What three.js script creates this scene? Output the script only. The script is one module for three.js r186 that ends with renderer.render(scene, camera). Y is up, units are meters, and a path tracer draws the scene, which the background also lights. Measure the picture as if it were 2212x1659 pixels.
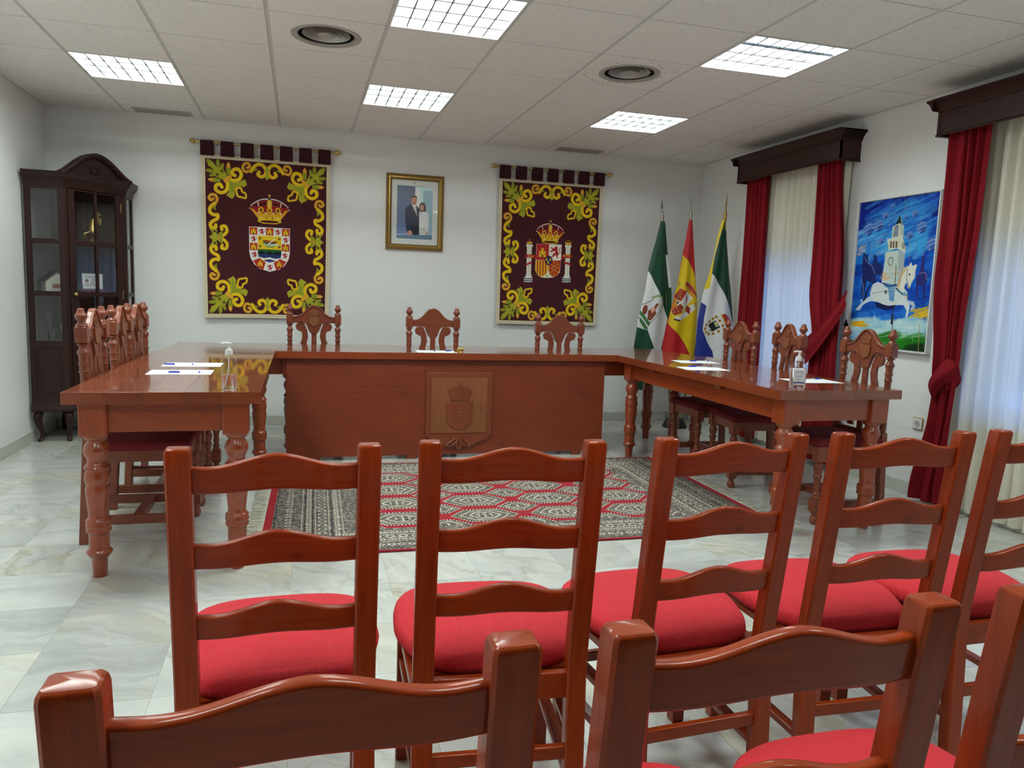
import * as THREE from 'three';
import { RoundedBoxGeometry } from 'three/addons/geometries/RoundedBoxGeometry.js';
import { mergeGeometries, toCreasedNormals } from 'three/addons/utils/BufferGeometryUtils.js';
import { RectAreaLightUniformsLib } from 'three/addons/lights/RectAreaLightUniformsLib.js';
import { MarchingCubes } from 'three/addons/objects/MarchingCubes.js';

// ---------------------------------------------------------------- camera, daylight, exposure
const scene = new THREE.Scene();
const renderer = new THREE.WebGLRenderer();
renderer.toneMapping = THREE.LinearToneMapping;
renderer.toneMappingExposure = 1.38;
renderer.shadowMap.enabled = true;
RectAreaLightUniformsLib.init();
const camera = new THREE.PerspectiveCamera(2 * Math.atan(829.5 / 1620) * 180 / Math.PI, 2212 / 1659, 0.05, 60);
camera.rotation.order = 'YXZ';
camera.position.set(1.957, 1.247, 6.989);
camera.rotation.set(-0.12, -0.2789, 0.0349);
scene.background = new THREE.Color(0.5, 1.3, 4.1);   // daylight outside the windows
scene.backgroundIntensity = 1.0;
const TUBE = new THREE.Color(0.87, 1.0, 0.97), TUBE_BLUE = new THREE.Color(0.32, 0.66, 1.0);
const LAMP_POWER = 17;

// room size in metres: x to the right along the back wall, z towards the camera
const W = 5.897, H = 2.606, D = 9.2, TX = 0.6, TZ = 0.5813, TZ0 = 0.534;
const lineZ = (j) => (j === 0 ? 0 : TZ0 + TZ * (j - 1));

// ---------------------------------------------------------------- helpers
let seed = 7;
const rnd = () => { seed = (seed + 0x6d2b79f5) | 0; let t = Math.imul(seed ^ (seed >>> 15), 1 | seed); t = (t + Math.imul(t ^ (t >>> 7), 61 | t)) ^ t; return ((t ^ (t >>> 14)) >>> 0) / 4294967296; };
const R = (d) => d * Math.PI / 180, V = (x, y, z) => new THREE.Vector3(x, y, z);
const taken = {};
function numbered(name) { const n = taken[name] = (taken[name] ?? -1) + 1; return n ? name + '_' + String(n).padStart(3, '0') : name; }
function shade(o) { o.traverse((c) => { if (c.isMesh) { c.castShadow = true; c.receiveShadow = true; } }); return o; }
function tag(o, label, category, group) { Object.assign(o.userData, { label, category }); if (group) o.userData.group = group; return o; }
function thing(name, label, category, pos = [0, 0, 0], turn = 0, group) {
  const o = new THREE.Group(); o.name = numbered(name); scene.add(o); o.position.set(...pos); o.rotation.y = turn;
  return tag(o, label, category, group);
}
function part(name, geo, mat, parent) { const m = new THREE.Mesh(geo, mat); m.name = name; m.castShadow = m.receiveShadow = true; parent.add(m); return m; }
function solo(name, geo, mat, label, category, pos = [0, 0, 0], turn = 0, group) {
  const m = part(numbered(name), geo, mat, scene); m.position.set(...pos); m.rotation.y = turn; return tag(m, label, category, group);
}
function struct(name, geo, mat) { const m = part(name, geo, mat, scene); m.userData.kind = 'structure'; return m; }
function dup(root, pos, turn, label, group) {
  const r = root.clone(); r.name = numbered(root.name.replace(/_\d{3}$/, '')); scene.add(r); r.position.set(...pos); r.rotation.y = turn;
  r.userData = { ...root.userData }; if (label) r.userData.label = label; if (group) r.userData.group = group; return r;
}
// geometry
const box = (x0, x1, y0, y1, z0, z1) => new THREE.BoxGeometry(x1 - x0, y1 - y0, z1 - z0).translate((x0 + x1) / 2, (y0 + y1) / 2, (z0 + z1) / 2);
const rbox = (x0, x1, y0, y1, z0, z1, r = 0.004, s = 2) => new RoundedBoxGeometry(x1 - x0, y1 - y0, z1 - z0, s, Math.min(r, (x1 - x0) / 2.01, (y1 - y0) / 2.01, (z1 - z0) / 2.01)).translate((x0 + x1) / 2, (y0 + y1) / 2, (z0 + z1) / 2);
const merge = (list) => mergeGeometries(list.map((g) => { const q = g.index ? g.toNonIndexed() : g; for (const k of Object.keys(q.attributes)) if (!['position', 'normal', 'uv'].includes(k)) q.deleteAttribute(k); return q; }));
const lathe = (pts, seg = 20) => new THREE.LatheGeometry(pts.map(([r, y]) => new THREE.Vector2(r, y)), seg);
const spline = (pts, n) => new THREE.CatmullRomCurve3(pts.map((p) => V(...p))).getPoints(n);
const tube = (pts, r, seg = 24, rs = 8) => new THREE.TubeGeometry(new THREE.CatmullRomCurve3(pts.map((p) => V(...p))), seg, r, rs);
function bar(a, b, w, d, r = 0.004) {   // rounded bar from a to b
  const A = V(...a), B = V(...b), L = A.distanceTo(B), g = new RoundedBoxGeometry(w, L, d, 2, r);
  g.applyQuaternion(new THREE.Quaternion().setFromUnitVectors(V(0, 1, 0), B.clone().sub(A).normalize()));
  return g.translate((A.x + B.x) / 2, (A.y + B.y) / 2, (A.z + B.z) / 2);
}
function shapeOf(pts, smooth = false) {
  const s = new THREE.Shape();
  if (smooth) { const c = new THREE.CatmullRomCurve3(pts.map(([x, y]) => V(x, y, 0)), true, 'centripetal').getPoints(pts.length * 5); s.setFromPoints(c.map((p) => new THREE.Vector2(p.x, p.y))); } else s.setFromPoints(pts.map(([x, y]) => new THREE.Vector2(x, y)));
  return s;
}
const extrude = (shape, depth, bevel = 0.002, seg = 2, curve = 10) => new THREE.ExtrudeGeometry(shape, { depth: depth - 2 * bevel, bevelEnabled: bevel > 0, bevelSize: bevel, bevelThickness: bevel, bevelOffset: -bevel, bevelSegments: seg, curveSegments: curve }).translate(0, 0, bevel);
function sheet(nu, nv, f, closedUV) {   // grid surface f(u, v) -> [x, y, z]; v = 0 is the top
  const g = new THREE.PlaneGeometry(1, 1, nu, nv), p = g.attributes.position, t = g.attributes.uv;
  for (let i = 0; i < p.count; i++) { const q = f(t.getX(i), 1 - t.getY(i)); p.setXYZ(i, ...q); }
  g.computeVertexNormals(); return g;
}
// uv in metres with the grain along one axis ('x', 'y' or 'z'); su metres per repeat along, sv across
function grain(geo, axis, off = 0, su = 1, sv = 0.5) {
  const g = geo.index ? geo.toNonIndexed() : geo, p = g.attributes.position, uv = new Float32Array(p.count * 2), A = V(), B = V(), C = V(), N = V();
  const k = { x: 0, y: 1, z: 2 }[axis], o = [0, 1, 2].filter((i) => i !== k);
  for (let i = 0; i < p.count; i += 3) {
    A.fromBufferAttribute(p, i); B.fromBufferAttribute(p, i + 1); C.fromBufferAttribute(p, i + 2);
    N.copy(B).sub(A).cross(C.clone().sub(A)); const n = [Math.abs(N.x), Math.abs(N.y), Math.abs(N.z)];
    const end = n[k] > n[o[0]] && n[k] > n[o[1]], across = n[o[0]] > n[o[1]] ? o[1] : o[0];
    for (let j = 0; j < 3; j++) {
      const q = [p.getX(i + j), p.getY(i + j), p.getZ(i + j)];
      uv[(i + j) * 2] = (end ? q[o[0]] * 0.6 : q[k]) / su + off * 0.37; uv[(i + j) * 2 + 1] = (end ? q[o[1]] : q[across]) / sv + off;
    }
  }
  g.setAttribute('uv', new THREE.BufferAttribute(uv, 2)); return g;
}
function uvScale(geo, a, b) { const t = geo.attributes.uv; for (let i = 0; i < t.count; i++) t.setXY(i, t.getX(i) * a, t.getY(i) * b); return geo; }

// ---------------------------------------------------------------- textures
function hash(x, y, s) { let h = Math.imul(x, 374761393) + Math.imul(y, 668265263) + Math.imul(s, 1274126177); h = Math.imul(h ^ (h >>> 13), 1274126177); return ((h ^ (h >>> 16)) >>> 0) / 4294967296; }
function vnoise(x, y, px, py, s) {   // tileable value noise with periods px, py
  const xi = Math.floor(x), yi = Math.floor(y), fx = x - xi, fy = y - yi, u = fx * fx * (3 - 2 * fx), v = fy * fy * (3 - 2 * fy), m = (a, n) => ((a % n) + n) % n;
  const a = hash(m(xi, px), m(yi, py), s), b = hash(m(xi + 1, px), m(yi, py), s), c = hash(m(xi, px), m(yi + 1, py), s), d = hash(m(xi + 1, px), m(yi + 1, py), s);
  return a + (b - a) * u + (c - a) * v + (a - b - c + d) * u * v;
}
function fbm(u, v, px, py, s, oct = 4) { let t = 0, a = 0.5, n = 0; for (let i = 0; i < oct; i++) { t += a * vnoise(u * px, v * py, px, py, s + i); n += a; a *= 0.5; px *= 2; py *= 2; } return t / n; }
const enc = (c) => Math.round(255 * (c <= 0.0031308 ? c * 12.92 : 1.055 * Math.pow(Math.min(1, c), 1 / 2.4) - 0.055));
function dataTex(w, h, f, srgb = true) {   // f(u, v) -> [r, g, b] linear, or a number
  const d = new Uint8Array(w * h * 4);
  for (let y = 0; y < h; y++) for (let x = 0; x < w; x++) {
    const c = f((x + 0.5) / w, (y + 0.5) / h), i = (y * w + x) * 4;
    if (typeof c === 'number') d[i] = d[i + 1] = d[i + 2] = Math.max(0, Math.min(255, c * 255)); else for (let k = 0; k < 3; k++) d[i + k] = srgb ? enc(Math.max(0, c[k])) : c[k] * 255;
    d[i + 3] = 255;
  }
  const t = new THREE.DataTexture(d, w, h); t.wrapS = t.wrapT = THREE.RepeatWrapping; t.magFilter = THREE.LinearFilter; t.minFilter = THREE.LinearMipmapLinearFilter;
  if (srgb) t.colorSpace = THREE.SRGBColorSpace; t.needsUpdate = true; return t;
}
function canvasTex(w, h, draw, gain = 1) {   // gain: how much paler the dyes are than they look in the dim room
  const c = document.createElement('canvas'); c.width = w; c.height = h; const x = c.getContext('2d'); draw(x, w, h);
  if (gain !== 1) { const im = x.getImageData(0, 0, w, h), d = im.data, lut = []; for (let i = 0; i < 256; i++) { const v = i / 255, l = v <= 0.04045 ? v / 12.92 : Math.pow((v + 0.055) / 1.055, 2.4); lut.push(Math.min(enc(0.88), enc(Math.min(1, l * gain)))); } for (let i = 0; i < d.length; i += 4) for (let k = 0; k < 3; k++) d[i + k] = lut[d[i + k]]; x.putImageData(im, 0, 0); }
  const t = new THREE.CanvasTexture(c); t.colorSpace = THREE.SRGBColorSpace; t.wrapS = t.wrapT = THREE.ClampToEdgeWrapping; return t;
}
const woodTex = dataTex(1024, 512, (u, v) => {
  const warp = fbm(u, v, 3, 4, 11) * 0.10, w = v + warp;
  const rings = 0.5 + 0.5 * Math.sin((w * 22 + fbm(u, v, 2, 6, 5) * 3) * 2 * Math.PI * 0.5 * 2);
  const fine = fbm(u, v, 6, 170, 21, 3), pores = Math.pow(fbm(u, v, 22, 240, 31, 2), 3), cloud = fbm(u, v, 4, 5, 41);
  const knot = [[0.31, 0.22], [0.78, 0.71]].reduce((m, [a, b]) => { const q = Math.hypot((u - a) / 0.016, (v - b) / 0.022); return m + 0.30 * Math.exp(-q * q) + 0.06 * Math.exp(-Math.pow(q - 2.2, 2) * 3); }, 0);
  const k = 0.66 - knot + 0.16 * fine + 0.09 * rings + 0.30 * (cloud - 0.5) - 0.22 * pores;
  return [k * 1.06 + 0.05, k + 0.0, k * 0.92 - 0.02];
});
const stuccoTex = dataTex(512, 512, (u, v) => 0.5 * fbm(u, v, 40, 40, 3, 3) + 0.5 * fbm(u, v, 14, 14, 8, 3), false);
const tileBump = dataTex(256, 256, (u, v) => { const n = fbm(u, v, 60, 60, 77, 2); return 0.75 + 0.25 * n - (fbm(u, v, 34, 34, 91, 2) > 0.68 ? 0.5 : 0); }, false);
const tileMap = dataTex(256, 256, (u, v) => { const k = 0.90 + 0.10 * fbm(u, v, 50, 50, 61, 3) - (fbm(u, v, 44, 44, 91, 2) > 0.7 ? 0.05 : 0); return [k, k, k]; });
const marbleTex = dataTex(1024, 1024, (u, v) => {   // four by four different slabs
  const tu = Math.floor(u * 4), tv = Math.floor(v * 4), id = tu + 4 * tv, r1 = hash(id, 1, 5), r2 = hash(id, 2, 5), r3 = hash(id, 3, 5), ang = (r1 - 0.5) * 1.2 + (r2 > 0.6 ? 0.9 : 0.2);
  const x = u * Math.cos(ang) + v * Math.sin(ang), y = -u * Math.sin(ang) + v * Math.cos(ang), w = fbm(u, v, 12, 12, 200 + id, 4);
  const streak = fbm(x * 0.5, y + w * 0.10, 8, 40, 300 + id, 4), vein = Math.pow(1 - Math.abs(2 * fbm(x * 0.6, y + w * 0.16, 6, 14, 400 + id, 4) - 1), 16), cloud = fbm(u, v, 8, 8, 500 + id, 3);
  const b = 0.57 + 0.13 * (r3 - 0.5) + 0.20 * (streak - 0.5) + 0.10 * (cloud - 0.5), g = vein * (0.03 + 0.11 * r2);
  const beige = Math.max(0, (r1 > 0.7 ? 0.55 : 0.15) * (cloud - 0.42)) + vein * (r1 > 0.62 ? 0.10 : 0);
  return [b - g + beige * 0.05, b * 1.015 - g - beige * 0.10, b * 0.97 - g - beige * 0.42];
});
const weaveTex = dataTex(128, 128, (u, v) => { const k = 0.83 + 0.05 * Math.sin(u * 2 * Math.PI * 24) + 0.05 * Math.sin(v * 2 * Math.PI * 32) + 0.06 * fbm(u, v, 30, 30, 9, 2) + (vnoise(u * 9, v * 9, 9, 9, 15) > 0.86 ? -0.06 : 0); return [k, k, k]; });
const weaveBump = dataTex(128, 128, (u, v) => 0.5 + 0.3 * Math.sin(u * 2 * Math.PI * 24) + 0.2 * Math.sin(v * 2 * Math.PI * 32), false);
const clothTex = dataTex(256, 256, (u, v) => { const k = 0.86 + 0.14 * fbm(u, v, 90, 90, 19, 2) + 0.04 * Math.sin(v * 2 * Math.PI * 100); return [k, k, k]; });

// ---------------------------------------------------------------- materials
const std = (o) => new THREE.MeshStandardMaterial(o), phys = (o) => new THREE.MeshPhysicalMaterial(o), C = (r, g, b) => new THREE.Color(r, g, b);
const M = {
  wall: std({ color: C(0.88, 0.88, 0.87), roughness: 0.85, bumpMap: stuccoTex, bumpScale: 0.0022 }),
  ceilingTile: std({ color: C(0.93, 0.91, 0.87), roughness: 0.95, map: tileMap, bumpMap: tileBump, bumpScale: 0.0012 }),
  grid: std({ color: C(0.66, 0.65, 0.62), roughness: 0.6 }),
  slab: std({ color: C(0.35, 0.34, 0.33), roughness: 0.9 }),
  marble: phys({ map: marbleTex, roughness: 0.19, clearcoat: 0.25, clearcoatRoughness: 0.12 }),
  grout: std({ color: C(0.45, 0.45, 0.42), roughness: 0.8 }),
  skirting: std({ color: C(0.62, 0.62, 0.56), roughness: 0.3 }),
  table: phys({ map: woodTex, color: C(0.30, 0.064, 0.018), roughness: 0.32, clearcoat: 1, clearcoatRoughness: 0.05 }),
  tableB: phys({ map: woodTex, color: C(0.26, 0.054, 0.016), roughness: 0.32, clearcoat: 1, clearcoatRoughness: 0.05 }),
  leg: phys({ map: woodTex, color: C(0.36, 0.066, 0.016), roughness: 0.32, clearcoat: 0.55, clearcoatRoughness: 0.15 }),
  panel: phys({ map: woodTex, color: C(0.25, 0.044, 0.013), roughness: 0.42, clearcoat: 0.25, clearcoatRoughness: 0.3 }),
  carved: phys({ map: woodTex, color: C(0.27, 0.064, 0.024), roughness: 0.40, clearcoat: 0.35, clearcoatRoughness: 0.22 }),
  relief: phys({ map: woodTex, color: C(0.30, 0.105, 0.038), roughness: 0.5, clearcoat: 0.15, clearcoatRoughness: 0.3 }),
  ladder: phys({ map: woodTex, color: C(0.37, 0.050, 0.005), roughness: 0.45, specularIntensity: 0.3, clearcoat: 0.45, clearcoatRoughness: 0.12 }),
  seatRed: std({ color: C(0.74, 0.024, 0.037), roughness: 0.85, map: weaveTex, bumpMap: weaveBump, bumpScale: 0.0012 }),
  seatDark: phys({ color: C(0.20, 0.008, 0.016), roughness: 0.9, sheen: 0.4, sheenColor: C(0.4, 0.05, 0.06), sheenRoughness: 0.5, map: clothTex }),
  mahogany: phys({ map: woodTex, color: C(0.034, 0.011, 0.009), roughness: 0.48, specularIntensity: 0.6, clearcoat: 0.1, clearcoatRoughness: 0.25 }),
  pelmet: phys({ map: woodTex, color: C(0.045, 0.014, 0.012), roughness: 0.48, specularIntensity: 0.6, clearcoat: 0.1, clearcoatRoughness: 0.3 }),
  rearWall: phys({ map: woodTex, color: C(0.10, 0.04, 0.02), roughness: 0.6 }),
  curtain: phys({ color: C(0.25, 0.007, 0.014), roughness: 0.9, specularIntensity: 0.4, sheen: 0.2, sheenColor: C(0.5, 0.05, 0.06), sheenRoughness: 0.5, map: clothTex, side: THREE.DoubleSide }),
  sheer: phys({ color: C(0.93, 0.885, 0.76), roughness: 0.95, transmission: 0.34, thickness: 0, side: THREE.DoubleSide }),
  white: std({ color: C(0.82, 0.82, 0.80), roughness: 0.5 }),
  plastic: phys({ color: C(0.85, 0.85, 0.84), roughness: 0.35 }),
  paper: std({ color: C(0.86, 0.87, 0.88), roughness: 0.7 }),
  blue: std({ color: C(0.03, 0.04, 0.42), roughness: 0.35 }),
  clear: phys({ color: C(1, 1, 1), roughness: 0.03, transmission: 1, thickness: 0, ior: 1.45 }),
  gel: phys({ color: C(0.97, 0.98, 1), roughness: 0.02, transmission: 1, thickness: 0.05, ior: 1.36 }),
  glass: phys({ color: C(1, 1, 1), roughness: 0.01, transmission: 1, thickness: 0, ior: 1.5 }),
  brass: std({ color: C(0.62, 0.45, 0.16), roughness: 0.28, metalness: 1 }),
  oldBrass: std({ color: C(0.42, 0.34, 0.16), roughness: 0.38, metalness: 1 }),
  gilt: std({ color: C(0.50, 0.33, 0.10), roughness: 0.38, metalness: 0.85 }),
  giltDark: std({ color: C(0.12, 0.075, 0.03), roughness: 0.5, metalness: 0.5 }),
  silver: std({ color: C(0.62, 0.60, 0.55), roughness: 0.25, metalness: 1 }),
  iron: std({ color: C(0.02, 0.02, 0.02), roughness: 0.5, metalness: 0.4 }),
  alu: std({ color: C(0.50, 0.48, 0.45), roughness: 0.45, metalness: 0.55 }),
  dark: std({ color: C(0.02, 0.02, 0.02), roughness: 0.8 }),
  louvre: std({ color: C(0.86, 0.87, 0.86), roughness: 0.45 }), blade: std({ color: C(0.13, 0.135, 0.13), roughness: 0.4 }),
};
// ---------------------------------------------------------------- room shell
const WIN = [{ z0: 1.06, z1: 2.10, y0: 0.60, y1: 1.72 }, { z0: 3.40, z1: 4.44, y0: 0.60, y1: 1.72 }];
struct('wall_back', grain(box(-0.25, W + 0.25, -0.1, H + 0.3, -0.25, 0), 'x', 0, 1, 1), M.wall);
struct('wall_left', grain(box(-0.25, 0, -0.1, H + 0.3, 0, D), 'z', 0, 1, 1), M.wall);
struct('wall_front', grain(box(-0.25, W + 0.25, -0.1, H + 0.3, D, D + 0.25), 'y', 0, 1, 0.5), M.rearWall);
{
  const zs = [0, WIN[0].z0, WIN[0].z1, WIN[1].z0, WIN[1].z1, D], list = [];
  for (let i = 0; i < 5; i++) if (i % 2) { const w = WIN[(i - 1) / 2]; list.push(box(W, W + 0.25, -0.1, w.y0, zs[i], zs[i + 1]), box(W, W + 0.25, w.y1, H + 0.3, zs[i], zs[i + 1])); } else list.push(box(W, W + 0.25, -0.1, H + 0.3, zs[i], zs[i + 1]));
  struct('wall_right', grain(merge(list), 'z', 0, 1, 1), M.wall);
}
// floor: marble slabs of 40 cm laid in a straight grid
{
  const floor = struct('floor', box(0, W, -0.12, -0.0015, 0, D), M.grout);
  const xe = [0, 0.325], ze = [0, 0.107]; while (xe.at(-1) < W - 0.42) xe.push(xe.at(-1) + 0.401); xe.push(W); while (ze.at(-1) < D - 0.4) ze.push(ze.at(-1) + 0.379); ze.push(D);
  const slabs = {}, rest = [];
  const slab = (w, d, k) => {
    const key = w.toFixed(3) + d.toFixed(3) + k; if (slabs[key]) return slabs[key];
    const g = new THREE.BoxGeometry(w - 0.0016, 0.012, d - 0.0016).translate(0, -0.006, 0), p = g.attributes.position, t = g.attributes.uv, u0 = (k % 4) / 4, v0 = (Math.floor(k / 4) % 4) / 4, fl = k > 15 ? -1 : 1;
    for (let i = 0; i < p.count; i++) t.setXY(i, u0 + 0.125 + fl * p.getX(i) / 0.4 * 0.245, v0 + 0.125 + fl * p.getZ(i) / 0.4 * 0.245);
    return slabs[key] = g;
  };
  for (let b = 0; b < ze.length - 1; b++) for (let a = 0; a < xe.length - 1; a++) {
    const g = slab(xe[a + 1] - xe[a], ze[b + 1] - ze[b], Math.floor(hash(a, b, 77) * 32)), cx = (xe[a] + xe[a + 1]) / 2, cz = (ze[b] + ze[b + 1]) / 2;
    if (b < 20) { const m = part('tile', g, M.marble, floor); m.position.set(cx, 0, cz); } else rest.push(g.clone().translate(cx, 0, cz));
  }
  part('tile', merge(rest), M.marble, floor).userData.kind = 'stuff';
}
// skirting of short marble pieces
for (const [side, len, put] of [['back', W, (m, s) => m.position.set(s, 0, 0.006)], ['left', D, (m, s) => { m.position.set(0.006, 0, s); m.rotation.y = Math.PI / 2; }], ['right', D, (m, s) => { m.position.set(W - 0.006, 0, s); m.rotation.y = Math.PI / 2; }]]) {
  const b = struct('baseboard_' + side, side === 'back' ? box(0, W, 0, 0.082, 0, 0.003) : side === 'left' ? box(0, 0.003, 0, 0.082, 0.013, D) : box(W - 0.003, W, 0, 0.082, 0.013, D), M.grout);
  const g = rbox(-0.199, 0.199, 0.0005, 0.085, -0.006, 0.006, 0.002, 1);
  for (let s = 0.22; s < len - 0.2; s += 0.4) put(part('skirting_tile', g, M.skirting, b), s);
}
// suspended ceiling
const LAMPS = [[1, 2], [4, 2], [7, 2], [1, 5], [4, 5], [7, 5], [1, 10], [4, 10], [7, 10]], ROUND = [[3, 4], [6, 4]];
{
  const ceiling = struct('ceiling', box(-0.02, W + 0.02, H + 0.16, H + 0.3, -0.02, D + 0.02), M.slab), geos = {};
  const jMax = 16, wx = TX - 0.022;
  for (let j = 0; j < jMax; j++) for (let i = 0; i < 10; i++) {
    if (LAMPS.some(([a, b]) => a === i && b === j)) continue;
    const z0 = lineZ(j), z1 = Math.min(lineZ(j + 1), D), x1 = Math.min(TX * (i + 1), W), w = x1 - TX * i - 0.022, d = z1 - z0 - 0.010, hole = ROUND.some(([a, b]) => a === i && b === j);
    const key = hole ? 'hole' : w.toFixed(3) + d.toFixed(3);
    if (!geos[key]) {
      if (hole) { const s = shapeOf([[-w / 2, -d / 2], [w / 2, -d / 2], [w / 2, d / 2], [-w / 2, d / 2]]); const c = new THREE.Path(); c.absarc(0, 0, 0.165, 0, 7, true); s.holes.push(c); geos[key] = grain(new THREE.ExtrudeGeometry(s, { depth: 0.012, bevelEnabled: false, curveSegments: 16 }).rotateX(-Math.PI / 2), 'x', 0, 0.6, 0.6); } else geos[key] = grain(new THREE.BoxGeometry(w, 0.012, d).translate(0, 0.006, 0), 'x', 0, 0.6, 0.6);
    }
    const m = part('tile', geos[key], M.ceilingTile, ceiling); m.position.set((TX * i + x1) / 2, H + 0.0006 * hash(i, j, 3), (z0 + z1) / 2);
  }
  for (let i = 0; i <= 10; i++) part('grid_runner', box(Math.max(0, TX * i - 0.013), Math.min(W, TX * i + 0.013), H + 0.004, H + 0.03, 0, D), M.grid, ceiling);
  for (let j = 0; j <= jMax; j++) part('cross_tee', box(0, W, H + 0.0045, H + 0.028, Math.max(0, lineZ(j) - 0.008), Math.min(D, lineZ(j) + 0.008)), M.grid, ceiling);
}
// recessed fluorescent lights with white louvres
// one row of the light by the windows holds a failing bluish tube
const GLOW = phys({ color: C(0.9, 0.9, 0.9), emissive: TUBE, emissiveIntensity: 4, roughness: 0.5 }), GLOW_B = phys({ color: C(0.9, 0.9, 0.9), emissive: TUBE_BLUE, emissiveIntensity: 3, roughness: 0.5 });
const LIGHT_LABELS = ['louvred ceiling light above the dark display cabinet', 'louvred ceiling light above the framed portrait', 'louvred ceiling light above the three flags', 'louvred ceiling light above the carved chairs beside the cabinet wall', 'large louvred ceiling light above the patterned rug', 'louvred ceiling light with one pale blue tube row', 'louvred ceiling light over the aisle by the plain wall', 'louvred ceiling light over the audience chairs', 'louvred ceiling light beside the second window'];
const blades = { long: box(-0.285, 0.285, 0.001, 0.0115, -0.006, 0.006), cross: box(-0.004, 0.004, 0.0015, 0.0110, -0.277, 0.277) };
const lampGeo = {
  rim: merge([box(-0.292, 0.292, -0.003, 0.03, -0.283, -0.277), box(-0.292, 0.292, -0.003, 0.03, 0.277, 0.283), box(-0.292, -0.286, -0.003, 0.03, -0.277, 0.277), box(0.286, 0.292, -0.003, 0.03, -0.277, 0.277)]),
  tray: merge([box(-0.29, 0.29, 0.085, 0.09, -0.281, 0.281), box(-0.29, -0.286, 0.03, 0.085, -0.281, 0.281), box(0.286, 0.29, 0.03, 0.085, -0.281, 0.281), box(-0.286, 0.286, 0.03, 0.085, -0.281, -0.277), box(-0.286, 0.286, 0.03, 0.085, 0.277, 0.281)]),
  tube: new THREE.CylinderGeometry(0.013, 0.013, 0.56, 12).rotateZ(Math.PI / 2),
};
LAMPS.forEach(([i, j], n) => {
  const cx = TX * (i + 0.5), cz = (lineZ(j) + lineZ(j + 1)) / 2, t = thing('ceiling_light', LIGHT_LABELS[n], 'light', [cx, H, cz], 0, 'louvred ceiling lights'), blueRow = i === 7 && j === 5, power = LAMP_POWER * { 2: 0.52, 5: 1.4, 10: 0.95 }[j] * (i === 1 ? 1.2 : 1);
  part('rim', lampGeo.rim, M.white, t); part('housing', lampGeo.tray, M.louvre, t);
  for (let k = 0; k < 4; k++) part('tube', lampGeo.tube, blueRow && k === 3 ? GLOW_B : GLOW, t).position.set(0, 0.068, -0.208 + 0.1385 * k);
  for (let k = 0; k < 3; k++) part('louvre_blade', blades.long, M.blade, t).position.z = -0.1385 + 0.1385 * k;
  for (let k = 0; k < 6; k++) part('louvre_blade', blades.cross, M.blade, t).position.x = -0.2036 + 0.08143 * k;
  for (let k = 0; k < 4; k++) {   // each tube's light, just below it
    const dim = blueRow && k === 3, l = new THREE.RectAreaLight(dim ? TUBE_BLUE : TUBE, dim ? 0.6 : power * 2.7, 0.56, 0.05), z = cz - 0.208 + 0.1385 * k;
    l.name = 'tube_light'; l.position.set(cx, H + 0.052, z); l.lookAt(cx, 0, z); scene.add(l);
  }
});
// round air diffusers and slot grilles
ROUND.forEach(([i, j], n) => {
  const t = thing('round_air_diffuser', ['round metal ceiling diffuser with clean tile around it', 'round metal ceiling diffuser with sooty flecks on its tile'][n], 'air vent', [TX * (i + 0.5), H, (lineZ(j) + lineZ(j + 1)) / 2], 0, 'round ceiling diffusers');
  part('flange', lathe([[0.158, 0.012], [0.150, 0.004], [0.156, -0.002], [0.178, -0.007], [0.186, -0.004], [0.188, 0]], 40), M.alu, t);
  part('duct', lathe([[0.150, 0.014], [0.150, 0.10], [0.0, 0.10]], 32), M.dark, t);
  for (const [r, y] of [[0.128, 0.006], [0.099, 0.002], [0.071, -0.002]]) part('cone', lathe([[r - 0.034, y + 0.045], [r - 0.012, y + 0.020], [r, y], [r + 0.001, y + 0.001], [r - 0.010, y + 0.022], [r - 0.032, y + 0.047]], 36), M.alu, t);
  part('centre_cone', lathe([[0.0, -0.004], [0.030, -0.004], [0.046, 0.000], [0.040, 0.010], [0.020, 0.035], [0.012, 0.05]], 28), M.alu, t);
  if (n === 1) for (let k = 0; k < 46; k++) { const a = rnd() * 6.28, r = 0.2 + rnd() * 0.08, f = part('soot_fleck', new THREE.CylinderGeometry(0.002 + rnd() * 0.004, 0.002, 0.0008, 6), M.slab, t); f.position.set(Math.cos(a) * r, -0.0003, Math.sin(a) * r * 0.97); f.scale.x = 1 + rnd(); }
});
[[0.90, 0.175, 'slot air grille in the ceiling above the cabinet'], [4.49, 0.16, 'slot air grille in the ceiling above the pillar tapestry']].forEach(([x, z, label]) => {
  const t = thing('slot_air_grille', label, 'air vent', [x, H, z], 0, 'slot ceiling grilles');
  part('frame', merge([box(-0.215, 0.215, -0.008, 0, -0.078, -0.062), box(-0.215, 0.215, -0.008, 0, 0.062, 0.078), box(-0.215, -0.195, -0.008, 0, -0.062, 0.062), box(0.195, 0.215, -0.008, 0, -0.062, 0.062)]), M.alu, t);
  part('backing', box(-0.196, 0.196, -0.002, -0.0005, -0.063, 0.063), M.slab, t);
  for (let k = 0; k < 5; k++) part('slat', box(-0.195, 0.195, -0.0065, -0.003, -0.052 + k * 0.026 - 0.006, -0.052 + k * 0.026 + 0.006), M.alu, t);
});

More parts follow.
